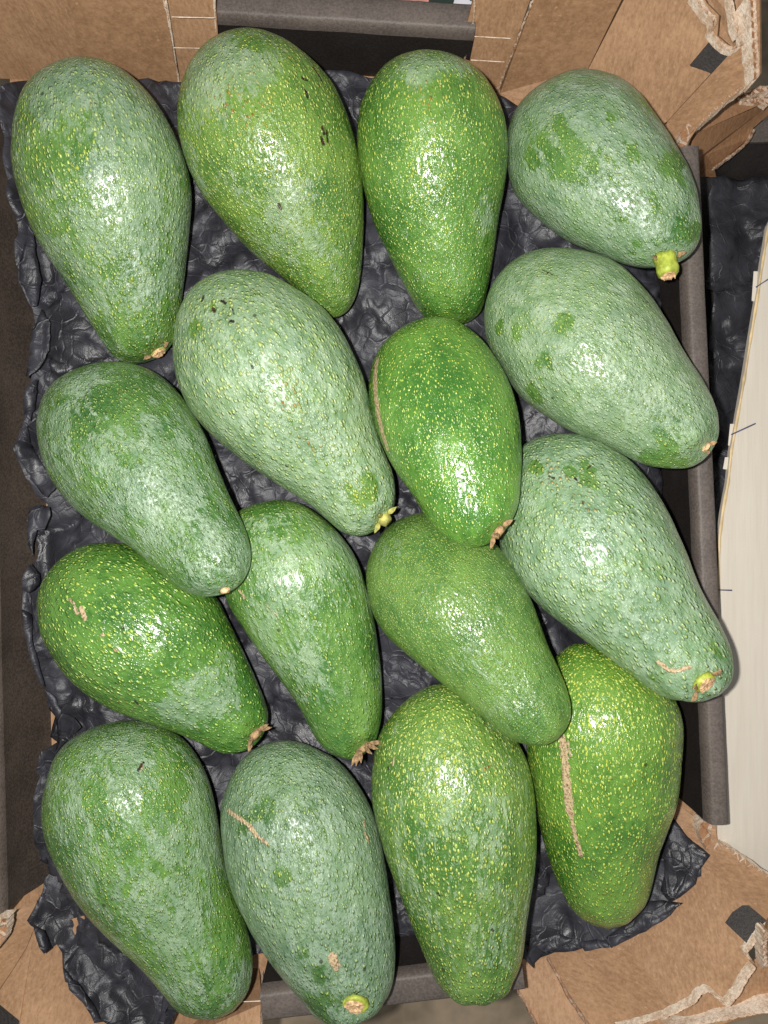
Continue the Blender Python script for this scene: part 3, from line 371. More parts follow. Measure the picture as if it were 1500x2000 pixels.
def vnoise(P, scale, seed):
    """gradient-free value noise, vectorised"""
    r = np.random.default_rng(seed); T = r.random((32,32,32))
    q = P*scale+1000.3; i = np.floor(q).astype(int); f = q-i; f = f*f*(3-2*f); i &= 31; j = (i+1) & 31
    def g(a,b,c): return T[a[:,0] if 0 else a, b, c]
    x0,y0,z0 = i.T; x1,y1,z1 = j.T; fx,fy,fz = f.T
    c00 = T[x0,y0,z0]*(1-fx)+T[x1,y0,z0]*fx; c10 = T[x0,y1,z0]*(1-fx)+T[x1,y1,z0]*fx
    c01 = T[x0,y0,z1]*(1-fx)+T[x1,y0,z1]*fx; c11 = T[x0,y1,z1]*(1-fx)+T[x1,y1,z1]*fx
    return ((c00*(1-fy)+c10*fy)*(1-fz)+(c01*(1-fy)+c11*fy)*fz)-.5
def seg_dist(V, P):
    P = np.array(P); best = np.full(len(V), 9.)
    for a, b in zip(P[:-1], P[1:]) if len(P) > 1 else [(P[0], P[0])]:
        d = b-a; L = max(d@d, 1e-12); t = np.clip(((V-a)@d)/L, 0, 1)
        best = np.minimum(best, np.linalg.norm(V-a-t[:,None]*d, axis=1))
    return best
NR, NPH = 200, 208
def make_avocado(row):
    k, o, ang, a0, a1, A, B, W, Z, stem, marks = row
    L = LOOK[k]
    n = len(A)+2; th = np.linspace(0, math.pi, n); t = np.linspace(0, math.pi, NR)
    def cub(y):   # Catmull-Rom resampling of a station list
        y = np.array(y); x = t/math.pi*(n-1); i = np.clip(x.astype(int), 0, n-2); f = x-i
        p0 = y[np.clip(i-1,0,n-1)]; p1 = y[i]; p2 = y[i+1]; p3 = y[np.clip(i+2,0,n-1)]
        return .5*(2*p1+(p2-p0)*f+(2*p0-5*p1+4*p2-p3)*f**2+(3*p1-p0-3*p2+p3)*f**3)
    a = a0+(a1-a0)*(1-np.cos(t))/2
    b = cub([B[0]]+B+[B[-1]]); w = np.maximum(cub([0]+W+[0]), 0); w[0] = w[-1] = 0; z = cub([Z[0]]+Z+[Z[-1]])
    q = np.linspace(0, 1, NPH, endpoint=False)            # more columns on the upper side
    ph = 2*math.pi*q - .42*np.sin(2*(2*math.pi*q)) * 0 + .45*np.cos(2*math.pi*q)
    x = np.repeat(a[:,None], NPH, 1); y = b[:,None]+w[:,None]*np.cos(ph); zz = z[:,None]+.94*w[:,None]*np.sin(ph)
    V = np.stack([x, y, zz], -1).reshape(-1, 3)
    ctr = np.stack([np.repeat(a[:,None],NPH,1), np.repeat(b[:,None],NPH,1), np.repeat(z[:,None],NPH,1)], -1).reshape(-1,3)
    N = V-ctr; ln = np.linalg.norm(N, axis=1, keepdims=True); N = N/np.maximum(ln, 1e-6)
    uu = np.repeat(((1-np.cos(t))/2)[:,None], NPH, 1).ravel()
    fade = np.clip(ln[:,0]/.012, 0, 1)
    top = np.clip(N[:,2]*1.5, 0, 1)
    S = V*np.array([.6,1,1])
    d = (.0016*L[10]*vnoise(S, 55, k)+.0007*L[10]*vnoise(S, 140, k+50)+.00035*vnoise(S, 330, k+90))
    # flutes that gather towards the stem end
    an = np.arctan2(N[:,2], N[:,1]); fl_ = np.sin(an*7+k+2*vnoise(V, 40, k+7)*3)*np.clip((uu-.82)/.15, 0, 1)*.00045
    V = V+N*((d*(.35+.65*top)+fl_)*fade)[:,None]
    # dimple round the stem
    if stem:
        ds = np.linalg.norm(V-np.array(stem), axis=1)
        V[:,2] -= .0011*np.exp(-(ds/.0045)**2) - .0006*np.exp(-((ds-.0085)/.003)**2)
    vid = np.arange(NR*NPH).reshape(NR, NPH)
    i0 = vid[:-1]; i1 = vid[1:]
    F4 = np.stack([i0, np.roll(i0,-1,1), np.roll(i1,-1,1), i1], -1).reshape(-1, 4)
    me = bpy.data.meshes.new('avocado'); me.vertices.add(len(V)); me.vertices.foreach_set('co', V.ravel().astype('f4'))
    me.loops.add(F4.size); me.loops.foreach_set('vertex_index', F4.ravel().astype('i4'))
    me.polygons.add(len(F4)); me.polygons.foreach_set('loop_start', np.arange(0, F4.size, 4, dtype='i4'))
    me.polygons.foreach_set('use_smooth', np.ones(len(F4), dtype=bool)); me.update(calc_edges=True); me.validate()
    at_ = {n_: np.zeros(len(V)) for n_ in ('bloom','yel','scar','dark','oran','dens')}
    at_['bloom'] += L[9]+.22*vnoise(V, 30, k+20); at_['dens'] += np.clip(1.05-uu*.9+.3*vnoise(V,25,k+33), 0, 1)
    for typ, P, r, s in marks:
        D = seg_dist(V, P)
        if typ in 'bgyo':
            g = np.exp(-(D/r)**2*1.4)*s*(1+.8*vnoise(V, 120, k+60))
            if typ == 'b': at_['bloom'] += g*.55
            if typ == 'g': at_['bloom'] -= g*.55*(1+2.6*vnoise(V*np.array([.6,1,1]), 230, k+61))
            if typ == 'y': at_['yel'] = np.maximum(at_['yel'], g)
            if typ == 'o': at_['oran'] = np.maximum(at_['oran'], g)
        else:
            m = np.clip(1-(D/r)*.55, 0, 1)
            at_['scar' if typ == 's' else 'dark'] = np.maximum(at_['scar' if typ == 's' else 'dark'], m)
    for n_, v_ in at_.items():
        q_ = me.attributes.new(n_, 'FLOAT', 'POINT'); q_.data.foreach_set('value', v_.astype('f4'))
    ob = link('avocado', me, skin(k, *L[:9]))
    ob.location = (o[0], o[1], 0); ob.rotation_euler = (0, 0, ang)
    tag(ob, L[11], 'avocado', 'avocados packed in the cardboard tray')
    return ob, stem
def lathe(prof, n=20, jit=0, seed=0):
    """profile of (radius, height) -> verts, faces about local z"""
    r = random.Random(seed); V = []; Fc = []
    for (rr, hh) in prof:
        for i in range(n):
            a = 2*math.pi*i/n; q = rr*(1+jit*(r.random()-.5)); V.append((q*math.cos(a), q*math.sin(a), hh+jit*rr*.35*(r.random()-.5)))
    for j in range(len(prof)-1):
        for i in range(n): Fc.append((j*n+i, j*n+(i+1)%n, (j+1)*n+(i+1)%n, (j+1)*n+i))
    Fc.append(tuple(range(n))[::-1]); Fc.append(tuple((len(prof)-1)*n+i for i in range(n)))
    return V, Fc
def orient(o, p, d):
    o.location = p; o.rotation_mode = 'QUATERNION'; o.rotation_quaternion = Vector(d).to_track_quat('Z', 'Y')
def sepal(name, parent, p, d, L=.006, wd=.002, mat=M_DRY, seed=0):
    """small curled dry scale"""
    r = random.Random(seed); V = []; Fc = []; n = 7
    for i in range(n):
        u = i/(n-1); ww = wd*math.sin(math.pi*(.18+.8*u))*(1+.3*(r.random()-.5)); hgt = .0012*math.sin(u*2.4)+.0009*u*u
        for s_ in (-1, 0, 1): V.append((s_*ww/2, r.uniform(-.0002,.0002)+(abs(s_)-.5)*.0005, u*L)); V[-1] = (V[-1][0], V[-1][1]+hgt, V[-1][2])
    for i in range(n-1):
        for c in (0, 1): Fc.append((i*3+c, i*3+c+1, (i+1)*3+c+1, (i+1)*3+c))
    o = link(name, mesh(name, V, Fc), mat, parent, True); m = o.modifiers.new('s', 'SOLIDIFY'); m.thickness = .00035
    orient(o, p, d); return o
FR = {}
for row in FRUIT:
    ob, stem = make_avocado(row); FR[row[0]] = (ob, stem, row)
def local_dir(k, dpx):      # photo-plane direction -> fruit's local frame
    ang = FR[k][2][2]; d = Vector((dpx[0], -dpx[1], dpx[2])); c, s = math.cos(-ang), math.sin(-ang)
    return Vector((d.x*c-d.y*s, d.x*s+d.y*c, d.z)).normalized()
def stem_button(k, prof, d, mat, sepals, cut=True, seed=0, sink=.0008, smat=M_DRY, sl=.005):
    ob, st, row = FR[k]; dv = local_dir(k, d); p = Vector(st)-dv*sink
    V, Fc = lathe(prof, 22, .12, seed); s = link('stem', mesh('stem', V, Fc), mat, ob, True); orient(s, p, dv)
    if cut:
        r_, h_ = prof[-1]; V, Fc = lathe([(r_*.96, h_-.0002), (r_*.9, h_+.0005), (r_*.55, h_+.0008), (r_*.2, h_+.0004)], 18, .4, seed+3)
        c = link('cut_face', mesh('cut_face', V, Fc), M_CUT, s)
    up = Vector((0,0,1)); side = dv.cross(up).normalized(); up2 = side.cross(dv).normalized()
    for i, (an, tl) in enumerate(sepals):
        a = math.radians(an); rad = side*math.cos(a)+up2*math.sin(a)
        sepal('calyx_scale', ob, p+rad*prof[0][0]*.9+dv*.0006, rad*1.0+dv*tl, sl, .0022, smat, seed*10+i)
    return s
STEM4 = stem_button(4, [(.0052,-.001),(.0046,.0008),(.0045,.003),(.0045,.0056),(.0040,.0074),(.0031,.0078)], (.10,1,.25), M_STEM, [(150,.1),(20,.1)], seed=4, sl=.004)
_j = random.Random(3)
for i in range(4):           # splinters on the broken stem of the stemmed avocado
    s = STEM4; V, Fc = lathe([(.0006,0),(.0005,.0012),(.0001,.0024)], 6, .3, i)
    q = link('splinter', mesh('splinter', V, Fc), M_CUT, s); q.location = ((i-1.5)*.0014, _j.uniform(-.001,.0015), 0.0076)
stem_button(9, [(.0050,-.0006),(.0047,.0006),(.0042,.0012),(.0040,.0014)], (.35,.50,.75), M_STEM, [(150,.15),(35,.15),(-110,.1),(-20,.1)], seed=9, sl=.0045)
stem_button(15, [(.0058,-.0006),(.0054,.0005),(.0048,.0008),(.0042,.0006)], (-.02,.42,.9), M_STEM, [], seed=15)
stem_button(1, [(.0042,-.0005),(.0038,.0006),(.0030,.0012)], (.5,.75,.30), M_YCAL, [(170,.1),(10,.2)], seed=1, sl=.004)
stem_button(5, [(.0030,-.0005),(.0032,.0018),(.0022,.0036)], (.70,.62,.30), M_YCAL, [(0,.3),(180,.2),(90,.4)], cut=False, seed=5, smat=M_YCAL, sl=.0052)
stem_button(6, [(.0032,-.0005),(.0032,.0012),(.0024,.0026)], (.75,.60,.20), M_DRY, [(0,.4),(180,.3),(60,.8)], cut=False, seed=6, sl=.0052)
stem_button(10, [(.0032,-.0005),(.0032,.0012),(.0022,.0024)], (.75,.60,.20), M_DRY, [(0,.6),(180,.3),(60,.8),(200,.7)], cut=False, seed=10, sl=.0055)
stem_button(11, [(.0034,-.0005),(.0032,.0012),(.0020,.0024)], (.60,.80,.15), M_DRY, [(0,.5),(180,.4),(60,1.2),(120,1.0),(30,.9),(150,.8)], cut=False, seed=11, sl=.0066)
stem_button(8, [(.0022,-.0005),(.0020,.0010),(.0014,.0018)], (.2,.9,.1), M_CUT, [], cut=False, seed=8)
stem_button(7, [(.0022,-.0005),(.0020,.0008),(.0012,.0012)], (.9,.6,.1), M_CUT, [(30,.6),(150,.6)], cut=False, seed=7, sl=.0028)

# ---------------------------------------------------------------- tray
tray = empty('cardboard_tray', (0,0,0))
tag(tray, 'open corrugated tray with black side walls and brown kraft corners under the avocados', 'tray')
def panel(name, pts, mat, parent, th=.0028, div=0, rough_edge=0):
    """solid sheet through (px,py,z) corners; thickness goes down/outwards"""
    P = [at(*p) for p in pts]
    n = geometry.normal(P)
    if n.z < 0: P = P[::-1]; n = -n
    c = sum(P, Vector())/len(P)
    k = len(P); V = P+[p-n*th for p in P]
    tr = geometry.tessellate_polygon([P])
    Fc = [tuple(t_) for t_ in tr]
    Fc = [f if geometry.normal([V[i] for i in f]).dot(n) > 0 else f[::-1] for f in Fc]
    Fc += [tuple(i+k for i in f[::-1]) for f in Fc] + [(i, i+k, (i+1)%k+k, (i+1)%k) for i in range(k)]
    return link(name, mesh(name, V, Fc), mat, parent)
def resample(P, step):
    out = [P[0].copy()]
    for a, b in zip(P[:-1], P[1:]):
        L = (b-a).length; n = max(1, round(L/step))
        for i in range(1, n+1): out.append(a.lerp(b, i/n))
    return out
def torn(name, pts, parent, T=.0030, depth=.004, amp=.0006, flute=.0035, seed=0, mat=None, lift=.0006):
    """edge of corrugated board: two liners and the wavy flute between them"""
    r = random.Random(seed); mat = mat or M_PALE
    P = resample([at(*p) for p in pts], .0005); n = len(P); V = []; Fc = []
    wob = [0.0]; 
    for i in range(n): wob.append(wob[-1]*.88+r.uniform(-1,1)*amp*.34)
    def strip(offf, top):
        b = len(V)
        for i, p in enumerate(P):
            t_ = (P[min(i+1,n-1)]-P[max(i-1,0)]); t_.z = 0; t_.normalize(); s = Vector((t_.y, -t_.x, 0))
            q = p+s*(offf(i)+wob[i]*.5); hz = top(i)
            V.append(q+Vector((0,0,hz))); V.append(q+Vector((0,0,-depth)))
        for i in range(n-1): Fc.append((b+2*i, b+2*i+1, b+2*i+3, b+2*i+2))
    h1 = [0.0]; h2 = [0.0]
    for _ in range(n): h1.append(h1[-1]*.8+r.uniform(-1,1)*amp*.5); h2.append(h2[-1]*.8+r.uniform(-1,1)*amp*.5)
    strip(lambda i: 0, lambda i: lift+h1[i]); strip(lambda i: .00035, lambda i: lift+h1[i])
    strip(lambda i: T, lambda i: lift+h2[i]*.8); strip(lambda i: T+.00035, lambda i: lift+h2[i]*.8)
    L = [0]
    for a, b in zip(P[:-1], P[1:]): L.append(L[-1]+(b-a).length)
    wv = lambda i: T*(.5+.48*math.sin(2*math.pi*L[i]/flute))
    strip(wv, lambda i: lift-.0002+h2[i]*.5); strip(lambda i: wv(i)+.0003, lambda i: lift-.0002+h2[i]*.5)
    # crushed floor between the liners
    b = len(V)
    for i, p in enumerate(P):
        t_ = (P[min(i+1,n-1)]-P[max(i-1,0)]); t_.z = 0; t_.normalize(); s = Vector((t_.y, -t_.x, 0))
        V.append(p+s*wob[i]*.5+Vector((0,0,-.0012))); V.append(p+s*(T+wob[i]*.5)+Vector((0,0,-.0012)))
    for i in range(n-1): Fc.append((b+2*i, b+2*i+1, b+2*i+3, b+2*i+2))
    o_ = link(name, mesh(name, V, Fc), mat, parent); o_.data.materials.append(M_KRAFT_D)
    for f_ in o_.data.polygons[-(n-1):]: f_.material_index = 1
    return o_
def ribbon(name, pts, width, mat, parent, h=.0003):
    P = resample([at(*p) for p in pts], .004); V = []; Fc = []; n = len(P); r = random.Random(len(pts)+int(pts[0][0]))
    for i, p in enumerate(P):
        t_ = (P[min(i+1,n-1)]-P[max(i-1,0)]).normalized(); s = Vector((t_.y, -t_.x, 0)).normalized()*width*.5*r.uniform(.6,1.3)
        V += [p-s, p+Vector((0,0,h)), p+s]
    for i in range(n-1):
        for c in (0,1): Fc.append((i*3+c, i*3+c+1, (i+1)*3+c+1, (i+1)*3+c))
    return link(name, mesh(name, V, Fc), mat, parent)
def wall(name, p_in0, p_in1, hgt, width, mat, rim_mat, drop=.06, foot=.004):
    """black folded side wall: inner face from the floor, rounded fold, outer face. p_in*: inner rim points (px,py)"""
    A = at(*p_in0, hgt); B = at(*p_in1, hgt); d = (B-A).normalized(); o = Vector((d.y, -d.x, 0))
    if o.dot(A+B) < 0: o = -o
    r = .0030
    prof = [(-foot, -hgt-.002), (-.0028, -hgt*.5), (-r*.9, -r*2.2)]
    rimp = [(-r*.9, -r*2.2)]+[(-r*.9*math.cos(a), -r*2.2+r*2.2*math.sin(a)) for a in [math.pi/2*i/7 for i in range(1,8)]]+[(width*.5, .0003), (width-.001, 0), (width, -.0008), (width+.0002, -.004)]
    outer = [(width+.0002, -.004), (width, -drop-hgt)]
    N = 60; rr = random.Random(int(A.x*1e4)); wob = [rr.uniform(-1,1) for _ in range(N+1)]
    wob = [sum(wob[max(0,i-4):i+5])/9 for i in range(N+1)]
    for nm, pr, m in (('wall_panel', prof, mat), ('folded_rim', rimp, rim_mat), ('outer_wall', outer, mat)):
        V = []; Fc = []
        for i in range(N+1):
            q = A.lerp(B, i/N)
            for (s_, z_) in pr: V.append(q+o*(s_+wob[i]*.0006)+Vector((0,0,z_+wob[(i*3)%N]*.0002)))
        k = len(pr)
        for i in range(N):
            for j in range(k-1): Fc.append((i*k+j, i*k+j+1, (i+1)*k+j+1, (i+1)*k+j))
        link(nm, mesh(nm, V, Fc), m, tray, True)
HW = .037
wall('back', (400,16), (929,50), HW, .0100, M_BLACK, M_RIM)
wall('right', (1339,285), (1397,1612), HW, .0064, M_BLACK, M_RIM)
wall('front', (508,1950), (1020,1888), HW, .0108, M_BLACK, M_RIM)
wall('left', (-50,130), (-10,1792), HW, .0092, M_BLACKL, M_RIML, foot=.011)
fl_ = panel('tray_floor', [(20,120,-.0006),(1330,120,-.0006),(1420,1900,-.0006),(0,1990,-.0006)], M_KRAFT, tray, .003)
# corner fields: height of the folded corner boards as a function of the place
def fTR(x, y): return max(0, ((x-1140)+(205-y))/1.414)*.000175
def fBR(x, y): return max(0, ((x-1180)+(y-1735))/1.414)*.000165
def fBL(x, y): return max(0, ((150-x)+(y-1850))/1.414)*.00018
q = lambda f, pts, dz=0: [(x, y, f(x, y)+dz) for x, y in pts]
# back left
panel('corner_board', [(-80,150,-.0005),(157,160,0),(136,-30,.056),(-140,-60,.058)], M_KRAFT, tray)
panel('corner_board', [(157,160,0),(349,167,0),(316,-30,.056),(136,-30,.056)], M_KRAFT_X, tray)
panel('corner_board', [(354,167,0),(432,168,0),(419,-30,.054),(323,-30,.055)], M_KRAFT, tray)
torn('torn_seam', [(320,-20,.054),(328,20,.0455),(334,60,.034),(341,110,.0175),(350,163,.002)], tray, .0011, .002, .0005, .006, 3)
for y, z in ((32,.044),(92,.0235)): ribbon('crease', [(333+y*.07,y+1,z+.0008),(419,y+3,z+.0008)], .0005, M_PALE, tray)
torn('cut_edge', [(419,-20,.0545),(419,22,.0438),(421,62,.031)], tray, .0004, .002, .0002, .004, 5)
# back right
panel('corner_board', [(880,168,0),(972,180,0),(1044,-25,.055),(931,-25,.054)], M_KRAFT, tray)
panel('corner_board', [(977,182,0),(1085,215,0),(1149,133,.0142),(1226,-25,.0555),(1052,-25,.0555)], M_KRAFT_X, tray)
torn('torn_seam', [(1050,-20,.055),(1036,25,.043),(1015,75,.029),(1000,108,.0215),(988,138,.013),(974,176,.002)], tray, .0012, .002, .0006, .006, 8)
for y, z in ((73,.030),(119,.0175)): ribbon('crease', [(934-y*.12,y-2,z+.0008),(1015-y*.25,y+2,z+.0008)], .0005, M_PALE, tray)
torn('cut_edge', [(930,-20,.0555),(927,35,.0405),(918,85,.026),(905,125,.0145)], tray, .0004, .002, .0002, .004, 9)
panel('corner_board', q(fTR, [(1085,215),(1150,131),(1228,-30),(1362,-30),(1380,6),(1404,30),(1401,70),(1432,96),(1303,237),(1200,300)]), M_KRAFT, tray, .002)
panel('corner_board', q(fTR, [(1303,238),(1433,97),(1462,60),(1450,-30),(1483,-30),(1485,145),(1442,180),(1400,216),(1362,250),(1345,275),(1338,296),(1300,300)],.001), M_KRAFT_X, tray, .002)
panel('corner_board', [(1375,-30,.044),(1460,-30,.050),(1460,70,.043),(1434,96,.044),(1385,60,.040)], M_KRAFT, tray, .002)
panel('print_patch', q(fTR, [(1393,72),(1435,97),(1384,148),(1368,149),(1347,127)], .0007), M_TAPE, tray, .0004)
torn('torn_edge', q(fTR, [(1358,-15),(1374,8),(1383,22),(1396,32),(1399,48)], .0015), tray, .0020, .004, .0006, .005, 21)
torn('torn_edge', q(fTR, [(1395,50),(1390,62),(1402,76),(1418,90),(1430,93),(1446,82),(1450,66)], .0022), tray, .0013, .003, .0006, .0045, 22)
torn('torn_edge', q(fTR, [(1430,-15),(1434,20),(1437,46),(1446,66)], .0020), tray, .0013, .004, .0006, .005, 23)
torn('torn_edge', q(fTR, [(1474,-20),(1477,30),(1479,80),(1482,120),(1482,150)], .0016), tray, .0026, .012, .0006, .004, 24)
torn('torn_edge', q(fTR, [(1484,146),(1460,164),(1436,182),(1412,203),(1388,224),(1366,244),(1352,258)], .0012), tray, .0028, .012, .0010, .0038, 25)
torn('torn_edge', q(fTR, [(1356,254),(1346,264),(1343,282),(1342,295)], .0018), tray, .0042, .010, .0012, .004, 26)
# front right
panel('corner_board', q(fBR, [(1310,1560),(1330,1575),(1362,1600),(1398,1612),(1400,1640),(1440,1668),(1500,1708),(1560,1745),(1560,1850),(1500,1800),(1388,1702),(1300,1640)], .0012), M_KRAFT_X, tray, .002)
panel('corner_board', q(fBR, [(1300,1640),(1388,1702),(1502,1802),(1468,1830),(1450,1862),(1470,1884),(1440,1940),(1423,1960),(1404,1944),(1378,1934),(1350,1954),(1316,1972),(1226,1850),(1190,1800)]), M_KRAFT, tray, .002)
panel('corner_board', q(fBR, [(1190,1800),(1226,1850),(1316,1972),(1210,2012),(1160,2012),(1112,1942),(1072,1868),(1100,1800)],.0), M_KRAFT_X, tray, .002)
panel('corner_board', [(1110,1800,0),(1070,1869,.001),(1110,1944,.008),(1156,2020,.016),(1058,2020,.012),(1012,1930,.004),(1003,1891,.001),(1040,1840,0)], M_KRAFT, tray, .002)
panel('corner_board', [(1380,1935,.030),(1480,1870,.040),(1560,1900,.040),(1560,1972,.046),(1500,1978,.045),(1420,1998,.035),(1300,2030,.03),(1240,2010,.020)], M_KRAFT, tray, .002)
panel('corner_board', [(1478,1868,.040),(1502,1800,.058),(1560,1790,.058),(1560,1905,.04),(1500,1893,.038)], M_KRAFT_X, tray, .002)
panel('print_patch', q(fBR, [(1416,1802),(1430,1782),(1450,1768),(1462,1768),(1498,1798),(1458,1842)], .0007), M_TAPE, tray, .0004)
torn('torn_seam', [(1071,1869,.0022),(1085,1892,.0052),(1100,1920,.0085),(1112,1944,.0105),(1130,1970,.0135),(1158,2010,.018)], tray, .0012, .002, .0006, .006, 31)
torn('torn_edge', [(1003,1891,.0015),(1013,1930,.0045),(1032,1965,.0075),(1056,2010,.0125)], tray, .0012, .004, .0006, .005, 32)
torn('torn_edge', q(fBR, [(1204,2004),(1255,1992),(1297,1983),(1326,1970),(1352,1955),(1364,1938),(1380,1931),(1396,1938)], .0014), tray, .0009, .005, .0006, .0048, 33)
torn('torn_edge', q(fBR, [(1396,1940),(1409,1950),(1421,1960),(1438,1936),(1455,1906),(1470,1884)], .0016), tray, .0010, .005, .0006, .0042, 34)
torn('torn_edge', q(fBR, [(1470,1884),(1458,1872),(1452,1858),(1468,1838),(1484,1820),(1502,1802)], .0016), tray, .0010, .005, .0006, .0042, 35)
torn('torn_edge', q(fBR, [(1390,1610),(1386,1626),(1394,1642),(1414,1652)], .0022), tray, .0050, .008, .0012, .006, 36)
torn('torn_edge', q(fBR, [(1412,1648),(1440,1666),(1470,1688),(1500,1709),(1530,1730)], .0016), tray, .0022, .010, .0010, .0040, 37)
torn('torn_edge', [(1300,2006,.032),(1380,1992,.036),(1440,1980,.041),(1500,1970,.047),(1540,1962,.047)], tray, .0011, .01, .0006, .0042, 38)
torn('torn_edge', [(1499,1816,.058),(1497,1850,.052),(1500,1890,.045)], tray, .0020, .006, .0010, .0042, 39)
# front left
panel('corner_board', q(fBL, [(-60,1800),(20,1786),(72,1758),(66,1815),(52,1850),(24,1895),(-12,1950),(-60,2010)], .004), M_KRAFT_X, tray, .002)
panel('corner_board', q(fBL, [(68,1812),(52,1850),(24,1895),(-40,1975),(0,1962),(38,1994),(30,2060),(430,2060),(440,1900),(200,1780)], .001), M_KRAFT, tray, .002)
panel('corner_board', [(330,1900,.001),(505,1890,.002),(512,1960,.030),(510,2040,.036),(330,2040,.03)], M_KRAFT, tray, .002)
ribbon('crease', [(440,1958,.030),(510,1955,.0305)], .0005, M_PALE, tray)
torn('cut_edge', [(511,1900,.006),(512,1950,.029),(511,2010,.036)], tray, .0004, .002, .0002, .004, 44)
panel('print_patch', q(fBL, [(-60,1958),(0,1963),(37,1993),(30,2030),(-60,2030)], .0025), M_TAPE, tray, .0004)
torn('torn_edge', [(-20,1796,.040),(4,1793,.0375),(20,1790,.034)], tray, .0040, .006, .0010, .004, 45)
torn('torn_edge', [(16,1790,.034),(14,1815,.034),(10,1835,.035),(-2,1850,.037),(-14,1860,.038)], tray, .0050, .006, .0010, .005, 46)

# ---------------------------------------------------------------- paper liner
liner_o = empty('paper_liner', (0,0,0))
tag(liner_o, 'crinkled black paper liner with jagged torn edges spread under the avocados', 'paper liner')
def jag(P, amp, step, seed):
    r = random.Random(seed); out = []
    n = len(P)
    for i in range(n):
        a = Vector(P[i]); b = Vector(P[(i+1)%n]); L = (b-a).length; k = max(1, int(L/step)); d = (b-a)/max(L,1e-6); s = Vector((d.y,-d.x))
        for j in range(k):
            f = j/k; o_ = 0 if j == 0 else r.uniform(-amp, amp); out.append(a.lerp(b, f)+s*o_)
    return out
class Crumple:
    def __init__(s, seed):
        r = np.random.default_rng(seed); s.o = r.random(3)*50; s.cells = {}
    def __call__(s, x, y):
        h = 0.0
        for sc, am in ((26, .0080), (50, .0040)):
            v = mn.voronoi(Vector((x*sc+s.o[0], y*sc+s.o[1], s.o[2])), distance_metric='DISTANCE', exponent=2.5)
            d = v[0]; c = v[1][0]
            fx = mn.cell_vector(c*7.31)
            h += am*(((x*sc+s.o[0]-c.x)*(fx.x-.5)+(y*sc+s.o[1]-c.y)*(fx.y-.5))*2.2 + .5*(d[1]-d[0]) - .25)
        h += .0030*(1-abs(mn.noise(Vector((x*38, y*38, s.o[1]))))*2)*.5
        return h
def crumpled(name, outline, zf, mat, parent, seed, step=.0022, ja=2.0, js=15, amp=1.0, th=0):
    P2 = [at(p[0], p[1], zf(p[0], p[1])) for p in jag(outline, ja, js, seed)]
    poly = [Vector((p.x, p.y)) for p in P2]; n = len(poly)
    xs = [p.x for p in poly]; ys = [p.y for p in poly]; r = random.Random(seed)
    arr = np.array([(p.x, p.y) for p in poly]); nx = np.roll(arr, -1, 0)
    gx, gy = np.meshgrid(np.arange(min(xs), max(xs), step), np.arange(min(ys), max(ys), step))
    G = np.stack([gx.ravel(), gy.ravel()], -1); G = G+(rng.random(G.shape)-.5)*step*.7
    ins = np.zeros(len(G), bool); dist = np.full(len(G), 9.)
    for a, b in zip(arr, nx):
        c = ((a[1] > G[:,1]) != (b[1] > G[:,1])) & (G[:,0] < (b[0]-a[0])*(G[:,1]-a[1])/((b[1]-a[1]) or 1e-12)+a[0]); ins ^= c
        d = b-a; t_ = np.clip(((G-a)@d)/max(d@d,1e-12), 0, 1); dist = np.minimum(dist, np.hypot(*(G-a-t_[:,None]*d).T))
    G = G[ins & (dist > step*.45)]
    pts = poly+[Vector(g) for g in G]
    res = geometry.delaunay_2d_cdt(pts, [(i, (i+1)%n) for i in range(n)], [], 1, 1e-6)
    cr = Crumple(seed); V = []
    for v in res[0]:
        z = 0.002
        for _ in range(3):
            px = 750+v.x*FPX/(CAM_Z-z); py = 1000-v.y*FPX/(CAM_Z-z); z = zf(px, py)
        V.append((v.x, v.y, z+amp*cr(v.x, v.y)))
    me = mesh(name, V, [tuple(f) for f in res[2]]); ob = link(name, me, mat, parent, True)
    sm = ob.modifiers.new('th', 'SOLIDIFY'); sm.thickness = .0002
    return ob
def zl(x, y):
    z = .0055
    z += max(0, (105-x))*.00021*(1 if y < 1800 else max(0, 1-(y-1800)/60))
    z += max(0, (195-y))*.00012
    z = max(z, fBR(x, y)+.0080, fBL(x, y)+.0095)
    if y > 1860 and 330 < x < 1030: z += (y-1860)*.00036
    return z
OUT = [(-30,138),(50,143),(200,150),(352,156),(420,152),(560,138),(720,143),(925,158),(985,190),(1010,203),(1040,215),(1150,250),(1285,300),(1290,700),(1305,1200),(1312,1560),
 (1320,1600),(1345,1640),(1392,1678),(1372,1715),(1345,1745),(1316,1766),(1334,1771),(1310,1790),(1270,1806),(1232,1834),(1200,1850),(1198,1859),(1186,1842),(1150,1852),(1142,1862),(1085,1865),(1040,1872),(1041,1885),(1024,1872),
 (1010,1880),(985,1890),(836,1906),(768,1934),(700,1960),(600,1950),(512,1910),(490,1905),(440,1960),(360,1992),(330,2000),(290,2006),(270,2030),(178,2010),(168,1985),(151,1952),(119,1930),(117,1898),(101,1857),(80,1871),(70,1860),(63,1830),(48,1821),(46,1806),(60,1782),(76,1750),
 (76,1702),(67,1632),(66,1510),(77,1471),(112,1449),(97,1440),(106,1400),(80,1346),(70,1317),(58,1262),(40,1190),(42,1118),(60,1092),(52,1014),(84,998),(95,986),(72,964),(42,916),(25,874),(40,826),(36,786),(47,736),(58,670),(72,632),(64,604),(36,548),(33,490),(36,440),(25,380),(12,300),(4,220),(-30,200)]
crumpled('liner_sheet', OUT, zl, M_PAPER, liner_o, 5)
def fold(pts, seed, lift=.006):
    x0 = max(p[0] for p in pts)
    zf = lambda x, y: zl(min(x, 100), y)+.0035+lift*max(0, min(1, 1-(x0-x)/45.))
    crumpled('torn_flap', pts, zf, M_PAPER, liner_o, seed, .0022, 1.5, 8, .35)
